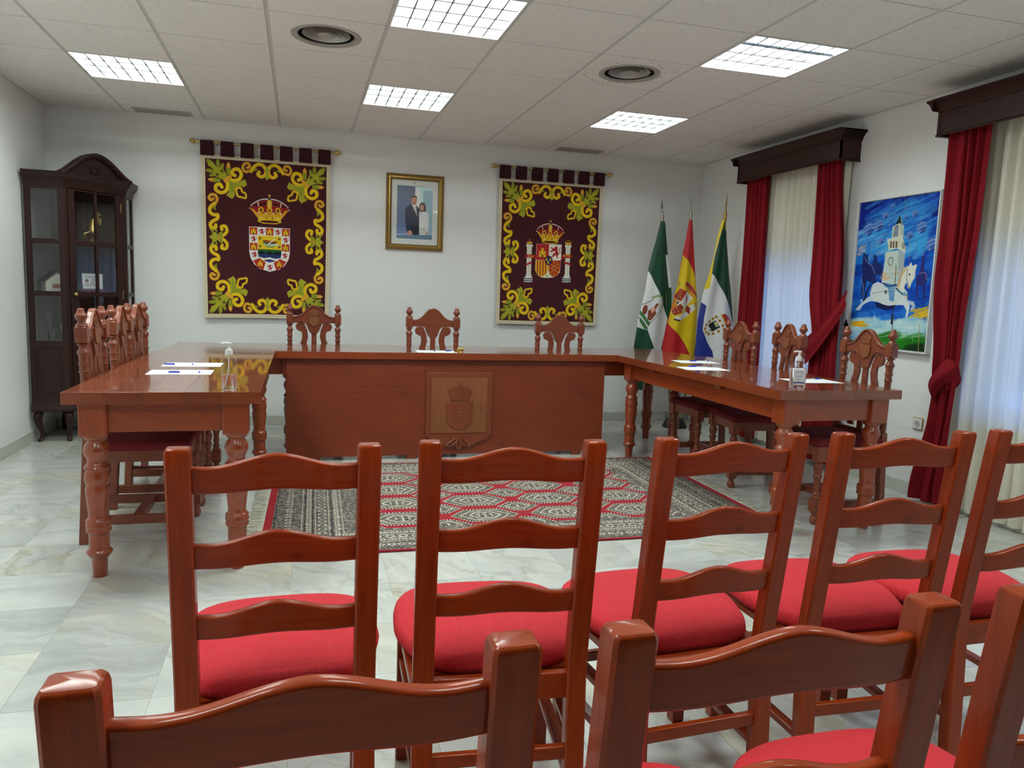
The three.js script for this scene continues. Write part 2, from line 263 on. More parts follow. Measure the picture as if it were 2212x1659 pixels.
// ---------------------------------------------------------------- windows, blinds, curtains, pelmets
WIN.forEach((w, n) => {
  const f = struct('window_' + (n + 1), merge([box(W + 0.16, W + 0.21, w.y0, w.y0 + 0.06, w.z0, w.z1), box(W + 0.16, W + 0.21, w.y1 - 0.06, w.y1, w.z0, w.z1), box(W + 0.16, W + 0.21, w.y0 + 0.06, w.y1 - 0.06, w.z0, w.z0 + 0.06), box(W + 0.16, W + 0.21, w.y0 + 0.06, w.y1 - 0.06, w.z1 - 0.06, w.z1), box(W + 0.155, W + 0.215, w.y0 + 0.06, w.y1 - 0.06, (w.z0 + w.z1) / 2 - 0.045, (w.z0 + w.z1) / 2 + 0.045)]), M.white);
  const mid = (w.z0 + w.z1) / 2;
  part('pane', box(W + 0.184, W + 0.186, w.y0 + 0.06, w.y1 - 0.06, w.z0 + 0.06, mid - 0.045), M.glass, f); part('pane', box(W + 0.184, W + 0.186, w.y0 + 0.06, w.y1 - 0.06, mid + 0.045, w.z1 - 0.06), M.glass, f);
  part('window_sill', rbox(W - 0.02, W + 0.16, w.y0 - 0.03, w.y0, w.z0 - 0.03, w.z1 + 0.03, 0.005), M.skirting, f);
  const b = thing('venetian_blind', ['white venetian blind behind the sheer beside the flags', 'white venetian blind behind the sheer near the painting'][n], 'blind', [W + 0.10, 0, mid]);
  part('headrail', box(-0.02, 0.02, w.y1 - 0.04, w.y1 - 0.001, -0.505, 0.505), M.white, b);
  const low = n ? 0.76 : 0.66, sl = [];
  for (let y = w.y1 - 0.055; y > low + 0.02; y -= 0.0165) sl.push(new THREE.BoxGeometry(0.022, 0.0008, 1.0).rotateZ(0.60).translate(0, y, 0));
  part('slats', merge(sl), M.white, b).userData.kind = 'stuff';
  part('bottom_rail', rbox(-0.012, 0.012, low, low + 0.018, -0.5, 0.5, 0.004), M.white, b);
});
function pelmet(z0, z1, label) {
  const y0 = 2.288, y1 = 2.505, t = thing('pelmet', label, 'pelmet', [W, 0, 0]), prof = [[0, y0], [-0.19, y0], [-0.192, y0 + 0.008], [-0.183, y0 + 0.016], [-0.183, y1 - 0.075], [-0.190, y1 - 0.07], [-0.192, y1 - 0.06], [-0.200, y1 - 0.045], [-0.215, y1 - 0.025], [-0.232, y1 - 0.014], [-0.238, y1 - 0.010], [-0.238, y1], [-0.16, y1], [-0.16, y0 + 0.02], [0, y0 + 0.02]];
  // front board with crown moulding, end boards, top
  const front = new THREE.ExtrudeGeometry(shapeOf(prof.slice(1, 14).map(([x, y]) => [x, y])), { depth: z1 - z0, bevelEnabled: false }).translate(0, 0, z0);
  part('front_board', grain(toCreasedNormals(front, 0.5), 'z'), M.pelmet, t);
  for (const s of [-1, 1]) {
    const z = s < 0 ? z0 : z1, e = prof.slice(1, 12).map(([x, y]) => [(x + 0.183) * -1, y]);
    const g = new THREE.ExtrudeGeometry(shapeOf([...e.map(([a, y]) => [a, y]), [-0.02, y1], [-0.02, y0]]), { depth: 0.186, bevelEnabled: false });
    // profile lies in x-y; turn it so that it faces along z
    g.rotateY(s > 0 ? -Math.PI / 2 : Math.PI / 2); g.translate(s > 0 ? 0 : -0.186, 0, z);
    const crown = new THREE.ExtrudeGeometry(shapeOf([...e.slice(5, 11), [0, y1], [0, y1 - 0.07]]), { depth: 0.232, bevelEnabled: false }); crown.rotateY(s > 0 ? -Math.PI / 2 : Math.PI / 2); crown.translate(s > 0 ? 0 : -0.232, 0, z);
    part('end_board', grain(toCreasedNormals(merge([g, crown]), 0.5), 'x'), M.pelmet, t);
  }
  part('top_board', grain(box(-0.16, 0, y1 - 0.02, y1, z0 + 0.002, z1 - 0.002), 'z'), M.pelmet, t);
}
pelmet(0.93, 2.25, 'dark wooden pelmet over the window beside the flags');
pelmet(3.12, 4.62, 'dark wooden pelmet over the window past the painting');
// cloth that hangs in folds along the wall: edges z0(v), z1(v) with v = 0 at the top
function drape(top, bottom, x, z0, z1, folds, amp, nu = 90, nv = 40, ph = 0) {
  return sheet(nu, nv, (u, v) => {
    const a = z0(v), b = z1(v), y = top + (bottom - top) * v, w = amp(v), q = u * folds * 2 * Math.PI + ph + 0.8 * Math.sin(u * 7 + ph);
    return [x(v) + w * Math.sin(q) + 0.3 * w * Math.sin(q * 2.3 + 1) + 0.006 * Math.sin(v * 5 + u * 9), y, a + (b - a) * u + 0.25 * w * Math.cos(q)];
  });
}
const mix = (pts) => (v) => { for (let i = 1; i < pts.length; i++) if (v <= pts[i][0]) { const t = (v - pts[i - 1][0]) / (pts[i][0] - pts[i - 1][0]), s = t * t * (3 - 2 * t); return pts[i - 1][1] + (pts[i][1] - pts[i - 1][1]) * s; } return pts.at(-1)[1]; };
const yv = (y) => (2.37 - y) / (2.37 - 0.05);
{
  const c1 = thing('red_curtain', 'straight dark red curtain hanging nearest the flags', 'curtain');
  part('cloth', drape(2.37, 0.05, () => W - 0.118, mix([[0, 0.985], [0.4, 1.0], [1, 1.02]]), mix([[0, 1.30], [0.5, 1.335], [1, 1.33]]), 5.5, mix([[0, 0.020], [1, 0.028]])), M.curtain, c1);
  const c2 = thing('red_curtain', 'dark red curtain gathered by a wide slanting sash beside the painting', 'curtain');
  part('cloth', drape(2.37, 0.05, () => W - 0.118, mix([[0, 1.945], [0.42, 1.965], [yv(1.0), 2.03], [1, 2.0]]), mix([[0, 2.205], [0.4, 2.32], [yv(1.0), 2.33], [1, 2.36]]), 5.5, mix([[0, 0.020], [0.5, 0.026], [yv(1.0), 0.016], [1, 0.026]]), 90, 40, 1), M.curtain, c2);
  part('sash', sheet(40, 12, (u, v) => { const z = 1.985 + 0.43 * u, mid = 0.875 + 0.36 * u * u + 0.06 * u, h = 0.20 - 0.07 * u; return [W - 0.155 - 0.045 * Math.sin(Math.PI * Math.min(1, u * 1.05)) + 0.006 * Math.sin(v * 9), mid + h * (0.5 - v) + 0.02 * Math.sin(v * 3) * (1 - u), z + 0.05 * (v - 0.5) * (1 - u)]; }), M.curtain, c2);
  const c3 = thing('red_curtain', 'dark red curtain knotted low down beside the wall socket', 'curtain');
  part('cloth', drape(2.37, 0.75, () => W - 0.115, mix([[0, 3.15], [0.55, 3.165], [0.9, 3.215], [1, 3.225]]), mix([[0, 3.455], [0.35, 3.45], [0.85, 3.40], [1, 3.385]]), 4.5, mix([[0, 0.022], [0.6, 0.028], [1, 0.02]]), 90, 40, 2), M.curtain, c3);
  part('lower_cloth', drape(0.84, 0.03, () => W - 0.115, mix([[0, 3.225], [0.3, 3.21], [1, 3.115]]), mix([[0, 3.385], [1, 3.36]]), 2.6, mix([[0, 0.022], [1, 0.032]]), 70, 30, 2), M.curtain, c3);
  const knot = sheet(40, 24, (u, v) => { const a = u * 2 * Math.PI, tw = (v - 0.5) * 2, r = 0.075 * Math.sqrt(Math.max(0.05, 1 - tw * tw * 0.8)) * (1 + 0.06 * Math.sin(a * 3 + v * 9)); return [W - 0.12 + r * 0.95 * Math.sin(a), 0.80 - 0.16 * (v - 0.5) - 0.07 * Math.cos(a + 0.4) * -1, 3.305 + r * 1.25 * Math.cos(a)]; });
  part('sash', knot, M.curtain, c3);
  const s1 = thing('sheer_curtain', 'cream sheer between the two red curtains beside the flags', 'curtain');
  part('cloth', drape(2.37, 0.05, () => W - 0.048, () => 1.03, () => 2.20, 13, mix([[0, 0.020], [0.5, 0.020], [1, 0.022]]), 200, 30), M.sheer, s1);
  const s2 = thing('sheer_curtain', 'cream sheer behind the knotted red curtain', 'curtain');
  part('cloth', drape(2.37, 0.03, () => W - 0.05, () => 3.28, mix([[0, 4.5], [1, 4.5]]), 13, mix([[0, 0.022], [1, 0.026]]), 220, 30, 2), M.sheer, s2);
  const h = thing('curtain_holdback', 'black iron fleur-de-lis curtain holdback beside the painting', 'holdback', [W - 0.05, 1.06, 2.315]);
  const fl = [[0, 0.085], [0.010, 0.066], [0.006, 0.046], [0.016, 0.056], [0.024, 0.046], [0.018, 0.034], [0.008, 0.036], [0.006, 0.026], [0.012, 0.022], [0.006, 0.016], [0.004, -0.04]];
  part('fleur', extrude(shapeOf([...fl, ...fl.slice(1).reverse().map(([x, y]) => [-x, y])]), 0.006, 0.001).rotateY(-Math.PI / 2), M.iron, h); part('bracket', merge([bar([0, -0.04, 0], [0, -0.13, 0], 0.008, 0.008, 0.002), bar([0, -0.13, 0], [0.05, -0.13, 0], 0.01, 0.01, 0.002)]), M.iron, h);
  const o = thing('wall_socket', 'white wall socket with gilt edge beside the knotted curtain', 'socket', [W, 0.487, 3.02]);
  part('plate', rbox(-0.011, 0, -0.040, 0.040, -0.042, 0.042, 0.004), M.brass, o); part('cover', rbox(-0.014, -0.004, -0.035, 0.035, -0.037, 0.037, 0.004), M.plastic, o);
  part('socket_well', lathe([[0.0, 0], [0.018, 0], [0.0195, 0.003], [0.021, 0.003], [0.0215, 0]], 24).rotateZ(Math.PI / 2).translate(-0.0142, 0, 0), std({ color: C(0.5, 0.5, 0.49), roughness: 0.4 }), o);
  for (const z of [-0.0095, 0.0095]) part('pin_hole', new THREE.CylinderGeometry(0.0026, 0.0026, 0.001, 10).rotateZ(Math.PI / 2).translate(-0.0148, 0, z), M.dark, o);
}
// ---------------------------------------------------------------- tables in a horseshoe
const TOP = 0.795, THICK = 0.050, UNDER = TOP - THICK;
const K = 1 / 2090;
const LEG_PROFILE = [[0, 1470], [58, 1470], [65, 1310], [72, 1300], [95, 1268], [105, 1250], [105, 1238], [92, 1224], [82, 1205], [82, 1100], [85, 1068], [101, 1058], [103, 1040], [96, 1022], [103, 1008], [104, 995], [97, 980], [102, 968], [102, 955], [90, 944], [80, 930], [79, 900], [84, 840], [93, 760], [98, 700], [96, 662], [88, 640], [92, 632], [101, 606], [103, 575], [98, 540], [88, 508], [103, 495], [103, 482], [86, 462], [74, 440], [74, 420], [88, 390], [102, 350], [102, 325], [92, 288], [74, 262], [70, 248], [90, 234], [92, 222], [98, 210], [98, 190], [0, 190]].map(([r, y]) => [r * K, (1470 - y) * K]);
const legTurned = uvScale(lathe(LEG_PROFILE, 24), 0.6, 0.8);
const legBlock = grain(rbox(-0.053, 0.053, 0.606, UNDER, -0.053, 0.053, 0.006), 'y', 0.3);
const cleatGeo = (w) => { const s = new THREE.Shape(); s.moveTo(-w, 0); s.lineTo(w, 0); s.lineTo(w, -0.008); s.quadraticCurveTo(w - 0.005, -0.035, w - 0.045, -0.038); s.lineTo(-w + 0.045, -0.038); s.quadraticCurveTo(-w + 0.005, -0.035, -w, -0.008); return grain(extrude(s, 0.06, 0.003).translate(0, UNDER, -0.03), 'x'); };
function addLeg(t, x, z) { const l = part('leg', legTurned, M.leg, t); l.position.set(x, 0, z); part('block', legBlock, M.leg, l); return l; }
// a table that runs along its own z axis, centred; boards along the length
function table(label, w, len, pos, turn, legs, opts = {}) {
  const t = thing('council_table', label, 'table', pos, turn), boards = opts.boards ?? 5, bw = w / boards;
  for (let k = 0; k < boards; k++) part('plank', grain(rbox(-w / 2 + k * bw + 0.0001, -w / 2 + (k + 1) * bw - 0.0001, UNDER, TOP, -len / 2, len / 2, 0.0009, 2), 'z', k * 0.37 + len), k % 2 ? M.tableB : M.table, t);
  for (const [x, z] of legs) addLeg(t, x, z);
  const xs = legs.map((l) => l[0]), zs = legs.map((l) => l[1]), ax = Math.max(...xs), az = Math.max(...zs);
  const zn = Math.min(...zs), xn = Math.min(...xs);
  for (const x of [xn, ax]) part('apron', grain(rbox(x - 0.018, x + 0.018, 0.622, UNDER, zn + 0.05, az - 0.05, 0.003), 'z', 0.2), M.leg, t);
  for (const z of [zn, az]) part('apron', grain(rbox(xn + 0.05, ax - 0.05, 0.622, UNDER, z - 0.010 + 0.022 * Math.sign(z), z + 0.010 + 0.022 * Math.sign(z), 0.003), 'x', 0.6), M.leg, t);
  for (const z of opts.cleats ?? []) part('cleat', cleatGeo(w / 2 - 0.04), M.leg, t).position.z = z;
  return t;
}
const LT = [1.422, 0, 2.617], RT = [4.748, 0, 2.617];
table('long wooden council table beside the plain wall, with the cabinet beyond its far end', 0.755, 2.10, LT, 0, [[-0.274, 0.965], [0.274, 0.965], [-0.274, -0.965], [0.274, -0.965]], { cleats: [-0.55, 0.3, 0.85] });
table('long wooden council table beside the windows', 0.77, 2.08, RT, 0, [[-0.280, 0.955], [0.280, 0.955], [-0.290, -0.955], [0.280, -0.955]], { cleats: [-0.55, 0.35] });
{
  const t = table('long wooden head table with a crest panel in front, along the tapestry wall', 0.735, 3.98, [3.065, 0, 1.198], Math.PI / 2, [[-0.245, -1.885], [0.255, -1.885], [-0.245, 1.885], [0.255, 1.885]], { boards: 5 });
  // the table's own z axis points along the room's x axis, its x axis along the room's -z axis
  addLeg(t, -0.250, -1.165); addLeg(t, -0.250, 1.16);
  const p = part('modesty_panel', grain(rbox(-2.40 / 2, 2.42 / 2, 0.028, 0.742, -0.010, 0.010, 0.003), 'x', 0.1, 1.4, 0.8), M.panel, t); p.rotation.y = -Math.PI / 2; p.position.set(-0.318, 0, 0.005);
  for (const z of [-1.0, -0.3, 0.5, 1.0]) part('panel_foot', box(-0.33, -0.31, 0, 0.03, z - 0.04, z + 0.04), M.panel, t);
  // carved crest plaque on the panel
  const e = part('crest_plaque', grain(extrude(shapeOf([[-0.252, 0.25], [0.252, 0.25], [0.252, -0.215], [0.235, -0.24], [0.222, -0.245], [0.225, -0.262], [0.19, -0.268], [0.14, -0.285], [0.10, -0.315], [-0.10, -0.315], [-0.14, -0.285], [-0.19, -0.268], [-0.225, -0.262], [-0.222, -0.245], [-0.235, -0.24], [-0.252, -0.215]]), 0.018, 0.003), 'y', 0.5), M.carved, p);
  e.position.set(0.043, 0.402, 0.0102);
  part('field', grain(box(-0.213, 0.213, -0.205, 0.213, 0, 0.0025), 'y', 0.9).translate(0, 0, 0.0185), M.relief, e);
  const lip = [[-0.218, 0.218, 0.213, 0.218], [-0.218, 0.218, -0.210, -0.205], [-0.218, -0.213, -0.21, 0.218], [0.213, 0.218, -0.21, 0.218]].map(([a, b, c, d]) => box(a, b, c, d, 0.018, 0.0225));
  part('inner_frame', grain(merge(lip), 'x'), M.carved, e);
  part('carved_shield', grain(extrude(shapeOf([[-0.098, 0.03], [0.098, 0.03], [0.098, -0.08], [0.09, -0.13], [0.06, -0.165], [0, -0.185], [-0.06, -0.165], [-0.09, -0.13], [-0.098, -0.08]]), 0.008, 0.003), 'y').translate(0, 0, 0.020), M.carved, e);
  part('carved_crown', grain(crownRelief(0.19, 0.135).translate(0, 0.036, 0.020), 'y'), M.carved, e);
  const wav = []; for (let k = 0; k < 3; k++) wav.push(tube([[-0.05, -0.10 - k * 0.014, 0.0285], [-0.025, -0.094 - k * 0.014, 0.0285], [0, -0.101 - k * 0.014, 0.0285], [0.025, -0.094 - k * 0.014, 0.0285], [0.05, -0.10 - k * 0.014, 0.0285]], 0.0022, 16, 5));
  wav.push(tube([[-0.04, -0.045, 0.0285], [0, -0.062, 0.0285], [0.045, -0.04, 0.0285]], 0.004, 12, 6), tube([[-0.005, -0.05, 0.029], [0.03, -0.01, 0.029]], 0.0025, 6, 5));
  part('carved_boat', merge(wav), M.carved, e);
  const leaf = []; for (const s of [-1, 1]) { leaf.push(tube([[0, -0.25, 0.02], [s * 0.02, -0.28, 0.024], [s * 0.05, -0.30, 0.02]], 0.009, 12, 6), tube([[s * 0.03, -0.25, 0.02], [s * 0.06, -0.275, 0.024], [s * 0.09, -0.295, 0.02], [s * 0.07, -0.31, 0.02]], 0.010, 14, 6), tube([[s * 0.01, -0.27, 0.02], [s * 0.015, -0.305, 0.024], [0, -0.335, 0.012]], 0.009, 12, 6)); }
  part('carved_leaf', merge(leaf), M.carved, e);
}
function crownRelief(w, h) {   // crown silhouette standing on y = 0
  const k = [[-0.36, 0], [0.36, 0], [0.38, 0.16], [0.44, 0.32], [0.5, 0.52], [0.47, 0.66], [0.36, 0.74], [0.2, 0.80], [0.06, 0.86], [0.05, 0.98], [-0.05, 0.98], [-0.06, 0.86], [-0.2, 0.80], [-0.36, 0.74], [-0.47, 0.66], [-0.5, 0.52], [-0.44, 0.32], [-0.38, 0.16]].map(([x, y]) => [x * w, y * h]);
  const g = [extrude(shapeOf(k), 0.006, 0.002)];
  for (const x of [-0.3, -0.1, 0.1, 0.3]) g.push(tube([[x * w * 1.0, 0.2 * h, 0.006], [x * w * 1.35, 0.5 * h, 0.0075], [x * w * 0.7, 0.74 * h, 0.006]], 0.012 * w, 8, 5));
  g.push(bar([-0.37 * w, 0.14 * h, 0.006], [0.37 * w, 0.14 * h, 0.006], 0.03 * w, 0.004, 0.001), bar([-0.36 * w, 0.03 * h, 0.006], [0.36 * w, 0.03 * h, 0.006], 0.03 * w, 0.004, 0.001));
  return merge(g);
}

// ---------------------------------------------------------------- carved chairs (front towards -z)
function makeCarvedChair() {
  const t = thing('carved_chair', '', 'chair'), S = 0.962, Y = 1.112, hx = 0.187, zb = 0.20, zf = -0.215;
  const Q = (x, y) => [x * S, Y - (1.10 - y) * S];
  const crest = [[-0.172, 0.997], [-0.132, 1.0025], [-0.112, 1.011], [-0.092, 1.026], [-0.075, 1.044], [-0.06, 1.062], [-0.044, 1.077], [-0.027, 1.088], [0, 1.0946]], low = [[-0.027, 0.854], [-0.034, 0.874], [-0.042, 0.894], [-0.052, 0.917], [-0.063, 0.934], [-0.075, 0.942], [-0.088, 0.945], [-0.172, 0.945]];
  const outline = [...crest, ...crest.slice(0, -1).reverse().map(([x, y]) => [-x, y]), ...low.slice().reverse().map(([x, y]) => [-x, y]), ...low].map(([x, y]) => Q(x, y));
  const lean = (g) => { const p = g.attributes.position; for (let i = 0; i < p.count; i++) { const y = p.getY(i); if (y > 0.5) p.setZ(i, p.getZ(i) + (y - 0.5) * 0.022); } return g; };
  const cg = extrude(shapeOf(outline), 0.024, 0.004, 3).translate(0, 0, zb - 0.014);
  const c = part('crest_rail', lean(grain(cg, 'x', 0.2)), M.carved, t);
  const rim = crest.map(([x, y]) => { const [a, b] = Q(x * 0.96, y - 0.006); return [a, b, zb - 0.016]; }), rimAll = [...rim, ...rim.slice(0, -1).reverse().map(([x, y, z]) => [-x, y, z])];
  part('rim_moulding', lean(tube(rimAll, 0.006, 40, 8)), M.carved, c);
  for (const s of [-1, 1]) { const rl = [[0.036, 0.862], [0.050, 0.902], [0.066, 0.938], [0.09, 0.955], [0.15, 0.955]].map(([x, y]) => { const [a, b] = Q(x * s, y + 0.004); return [a, b, zb - 0.0155]; }); part('rim_moulding', lean(tube(rl, 0.003, 20, 5)), M.carved, c); }
  const sh = [[-0.043, 0.998], [0.043, 0.998], [0.043, 0.96], [0.038, 0.938], [0.022, 0.922], [0, 0.915], [-0.022, 0.922], [-0.038, 0.938], [-0.043, 0.96]].map(([x, y]) => Q(x, y));
  part('carved_shield', lean(grain(extrude(shapeOf(sh), 0.010, 0.003).rotateY(Math.PI).translate(0, 0, zb - 0.0125), 'y')), M.relief, c);
  const cr = crownRelief(0.08, 0.058).rotateY(Math.PI).translate(0, Q(0, 1.003)[1], zb - 0.0125); part('carved_crown', lean(grain(cr, 'y')), M.relief, c);
  part('splat', lean(grain(rbox(-0.020, 0.020, 0.48, Q(0, 0.86)[1], zb - 0.006, zb + 0.010, 0.003), 'y', 0.7)), M.carved, t);
  for (const s of [-1, 1]) {
    const pts = [[-0.100, 0.945], [-0.135, 0.941], [-0.149, 0.914], [-0.139, 0.885], [-0.117, 0.873], [-0.101, 0.868], [-0.096, 0.8455], [-0.0975, 0.809], [-0.114, 0.762], [-0.13, 0.70], [-0.13, 0.62], [-0.115, 0.54], [-0.105, 0.49], [-0.058, 0.49], [-0.070, 0.56], [-0.086, 0.63], [-0.083, 0.69], [-0.063, 0.762], [-0.047, 0.827], [-0.055, 0.885], [-0.078, 0.94]].map(([x, y]) => { const [a, b] = Q(x, y); return [a * -s, Math.max(b, 0.485)]; });
    part('scroll_splat', lean(grain(extrude(shapeOf(s < 0 ? pts : pts.reverse()), 0.016, 0.003).translate(0, 0, zb - 0.006), 'y', 0.4)), M.carved, t);
    // back post: finial, block, turned shaft, square leg
    const post = part('back_post', grain(lean(rbox(hx * s - 0.026, hx * s + 0.026, Q(0, 0.935)[1], Q(0, 1.013)[1], zb - 0.026, zb + 0.026, 0.006)), 'y', 0.2), M.carved, t);
    const fin = lathe([[0.026, 0], [0.026, 0.006], [0.022, 0.012], [0.014, 0.019], [0.013, 0.024], [0.022, 0.033], [0.0265, 0.044], [0.026, 0.052], [0.0225, 0.057], [0.020, 0.060], [0.017, 0.068], [0.013, 0.080], [0.0125, 0.0835], [0, 0.084]].map(([r, y]) => [r, y + Q(0, 1.013)[1]]), 18).translate(hx * s, 0, zb);
    part('finial', lean(uvScale(fin, 0.3, 0.3)), M.carved, post);
    const y1 = Q(0, 0.935)[1], sh2 = [[0.019, 0.50], [0.018, 0.62], [0.0175, 0.70], [0.0178, 0.795], [0.022, 0.800], [0.022, 0.806], [0.0185, 0.811], [0.0185, 0.832], [0.0225, 0.837], [0.0225, 0.843], [0.0185, 0.848], [0.020, 0.875], [0.0255, 0.888], [0.026, 0.893], [0.018, 0.906], [0.0145, 0.915], [0.016, 0.921], [0.024, 0.925], [0.024, 0.931], [0.0, 0.935]].map(([r, y]) => [r, y1 - (0.935 - y) * 1.0]);
    part('turned_shaft', lean(uvScale(lathe(sh2, 18).translate(hx * s, 0, zb), 0.3, 0.5)), M.carved, post);
    part('leg', grain(bar([hx * s, 0, zb + 0.030], [hx * s, 0.52, zb], 0.042, 0.040, 0.004), 'y', 0.1), M.carved, t);
    const fl = lathe([[0, 0], [0.017, 0], [0.024, 0.012], [0.026, 0.026], [0.023, 0.040], [0.015, 0.052], [0.019, 0.058], [0.028, 0.066], [0.028, 0.074], [0, 0.076]], 18), f2 = lathe([[0, 0.145], [0.024, 0.146], [0.026, 0.154], [0.018, 0.166], [0.022, 0.174], [0.022, 0.180], [0.0165, 0.186], [0.0165, 0.205], [0.021, 0.211], [0.021, 0.217], [0.0165, 0.223], [0.019, 0.255], [0.0215, 0.270], [0.026, 0.276], [0.026, 0.283], [0.017, 0.292], [0.022, 0.304], [0.0275, 0.322], [0.026, 0.340], [0.018, 0.356], [0.022, 0.364], [0.0, 0.366]], 18);
    const lg = part('leg', uvScale(f2.translate(hx * s, 0, zf), 0.4, 0.5), M.carved, t); part('ball_foot', uvScale(fl.translate(hx * s, 0, zf), 0.4, 0.5), M.carved, lg);
    for (const [a, b] of [[0.074, 0.148], [0.362, 0.452]]) part('leg_block', grain(rbox(hx * s - 0.029, hx * s + 0.029, a, b, zf - 0.029, zf + 0.029, 0.006), 'y', 0.5), M.carved, t);
    part('seat_rail', grain(rbox(hx * s - 0.014, hx * s + 0.014, 0.392, 0.45, zf + 0.025, zb - 0.015, 0.003), 'z', 0.3), M.carved, t);
    part('stretcher', grain(rbox(hx * s - 0.012, hx * s + 0.012, 0.088, 0.132, zf + 0.025, zb + 0.008, 0.003), 'z', 0.8), M.carved, t);
  }
  part('seat_rail', grain(rbox(-hx + 0.025, hx - 0.025, 0.392, 0.45, zf - 0.014, zf + 0.014, 0.003), 'x', 0.6), M.carved, t);
  part('seat_rail', grain(rbox(-hx + 0.018, hx - 0.018, 0.392, 0.45, zb - 0.012, zb + 0.012, 0.003), 'x', 0.1), M.carved, t);
  part('back_rail', grain(rbox(-hx + 0.015, hx - 0.015, 0.478, 0.512, zb - 0.010, zb + 0.014, 0.003), 'x', 0.1), M.carved, t);
  part('stretcher', grain(rbox(-hx + 0.01, hx - 0.01, 0.09, 0.13, -0.022, 0.022, 0.003), 'x', 0.4), M.carved, t);
  const pad = new RoundedBoxGeometry(0.43, 0.05, 0.445, 4, 0.022).translate(0, 0.468, -0.02), pp = pad.attributes.position;
  for (let i = 0; i < pp.count; i++) if (pp.getY(i) > 0.47) pp.setY(i, pp.getY(i) + 0.012 * (1 - Math.pow(pp.getX(i) / 0.215, 2)) * (1 - Math.pow((pp.getZ(i) + 0.02) / 0.222, 2)));
  pad.computeVertexNormals(); part('seat', uvScale(pad, 3, 3), M.seatDark, t);
  return t;
}
{
  const c0 = makeCarvedChair(), gW = 'carved chairs along the table beside the plain wall', gB = 'carved chairs along the head table', gR = 'carved chairs along the table beside the windows';
  let first = true;
  const put = (x, z, turn, label, group, sy = 1) => { let c; if (first) { c = c0; c.position.set(x, 0, z); c.rotation.y = turn; tag(c, label, 'chair', group); first = false; } else c = dup(c0, [x, 0, z], turn, label, group); c.scale.y = sy; };
  // origin of a chair lies 0.20 in front of its back posts
  put(2.074, 0.92, Math.PI, 'carved chair at the head table below the tapestry with the boat shield', gB, 0.993);
  put(2.972, 0.92, Math.PI, 'carved chair at the head table below the framed portrait', gB, 1.003);
  put(4.027, 0.92, Math.PI, 'carved chair at the head table below the tapestry with two pillars', gB, 0.981);
  put(1.21, 2.953, -Math.PI / 2, 'carved chair at the table by the plain wall, beside the pump bottle and papers', gW);
  put(1.21, 2.375, -Math.PI / 2, 'middle carved chair of three at the table by the plain wall', gW);
  put(1.205, 1.925, -Math.PI / 2 + 0.05, 'carved chair at the table by the plain wall, next to the cabinet', gW);
  put(5.00, 1.94, Math.PI / 2, 'carved chair by the windows, next to the flags', gR, 0.992);
  put(5.00, 2.50, Math.PI / 2 + 0.17, 'middle carved chair of three by the windows, in front of the sheer', gR);
  put(5.00, 3.28, Math.PI / 2, 'carved chair by the windows, in front of the painting', gR, 1.005);
}

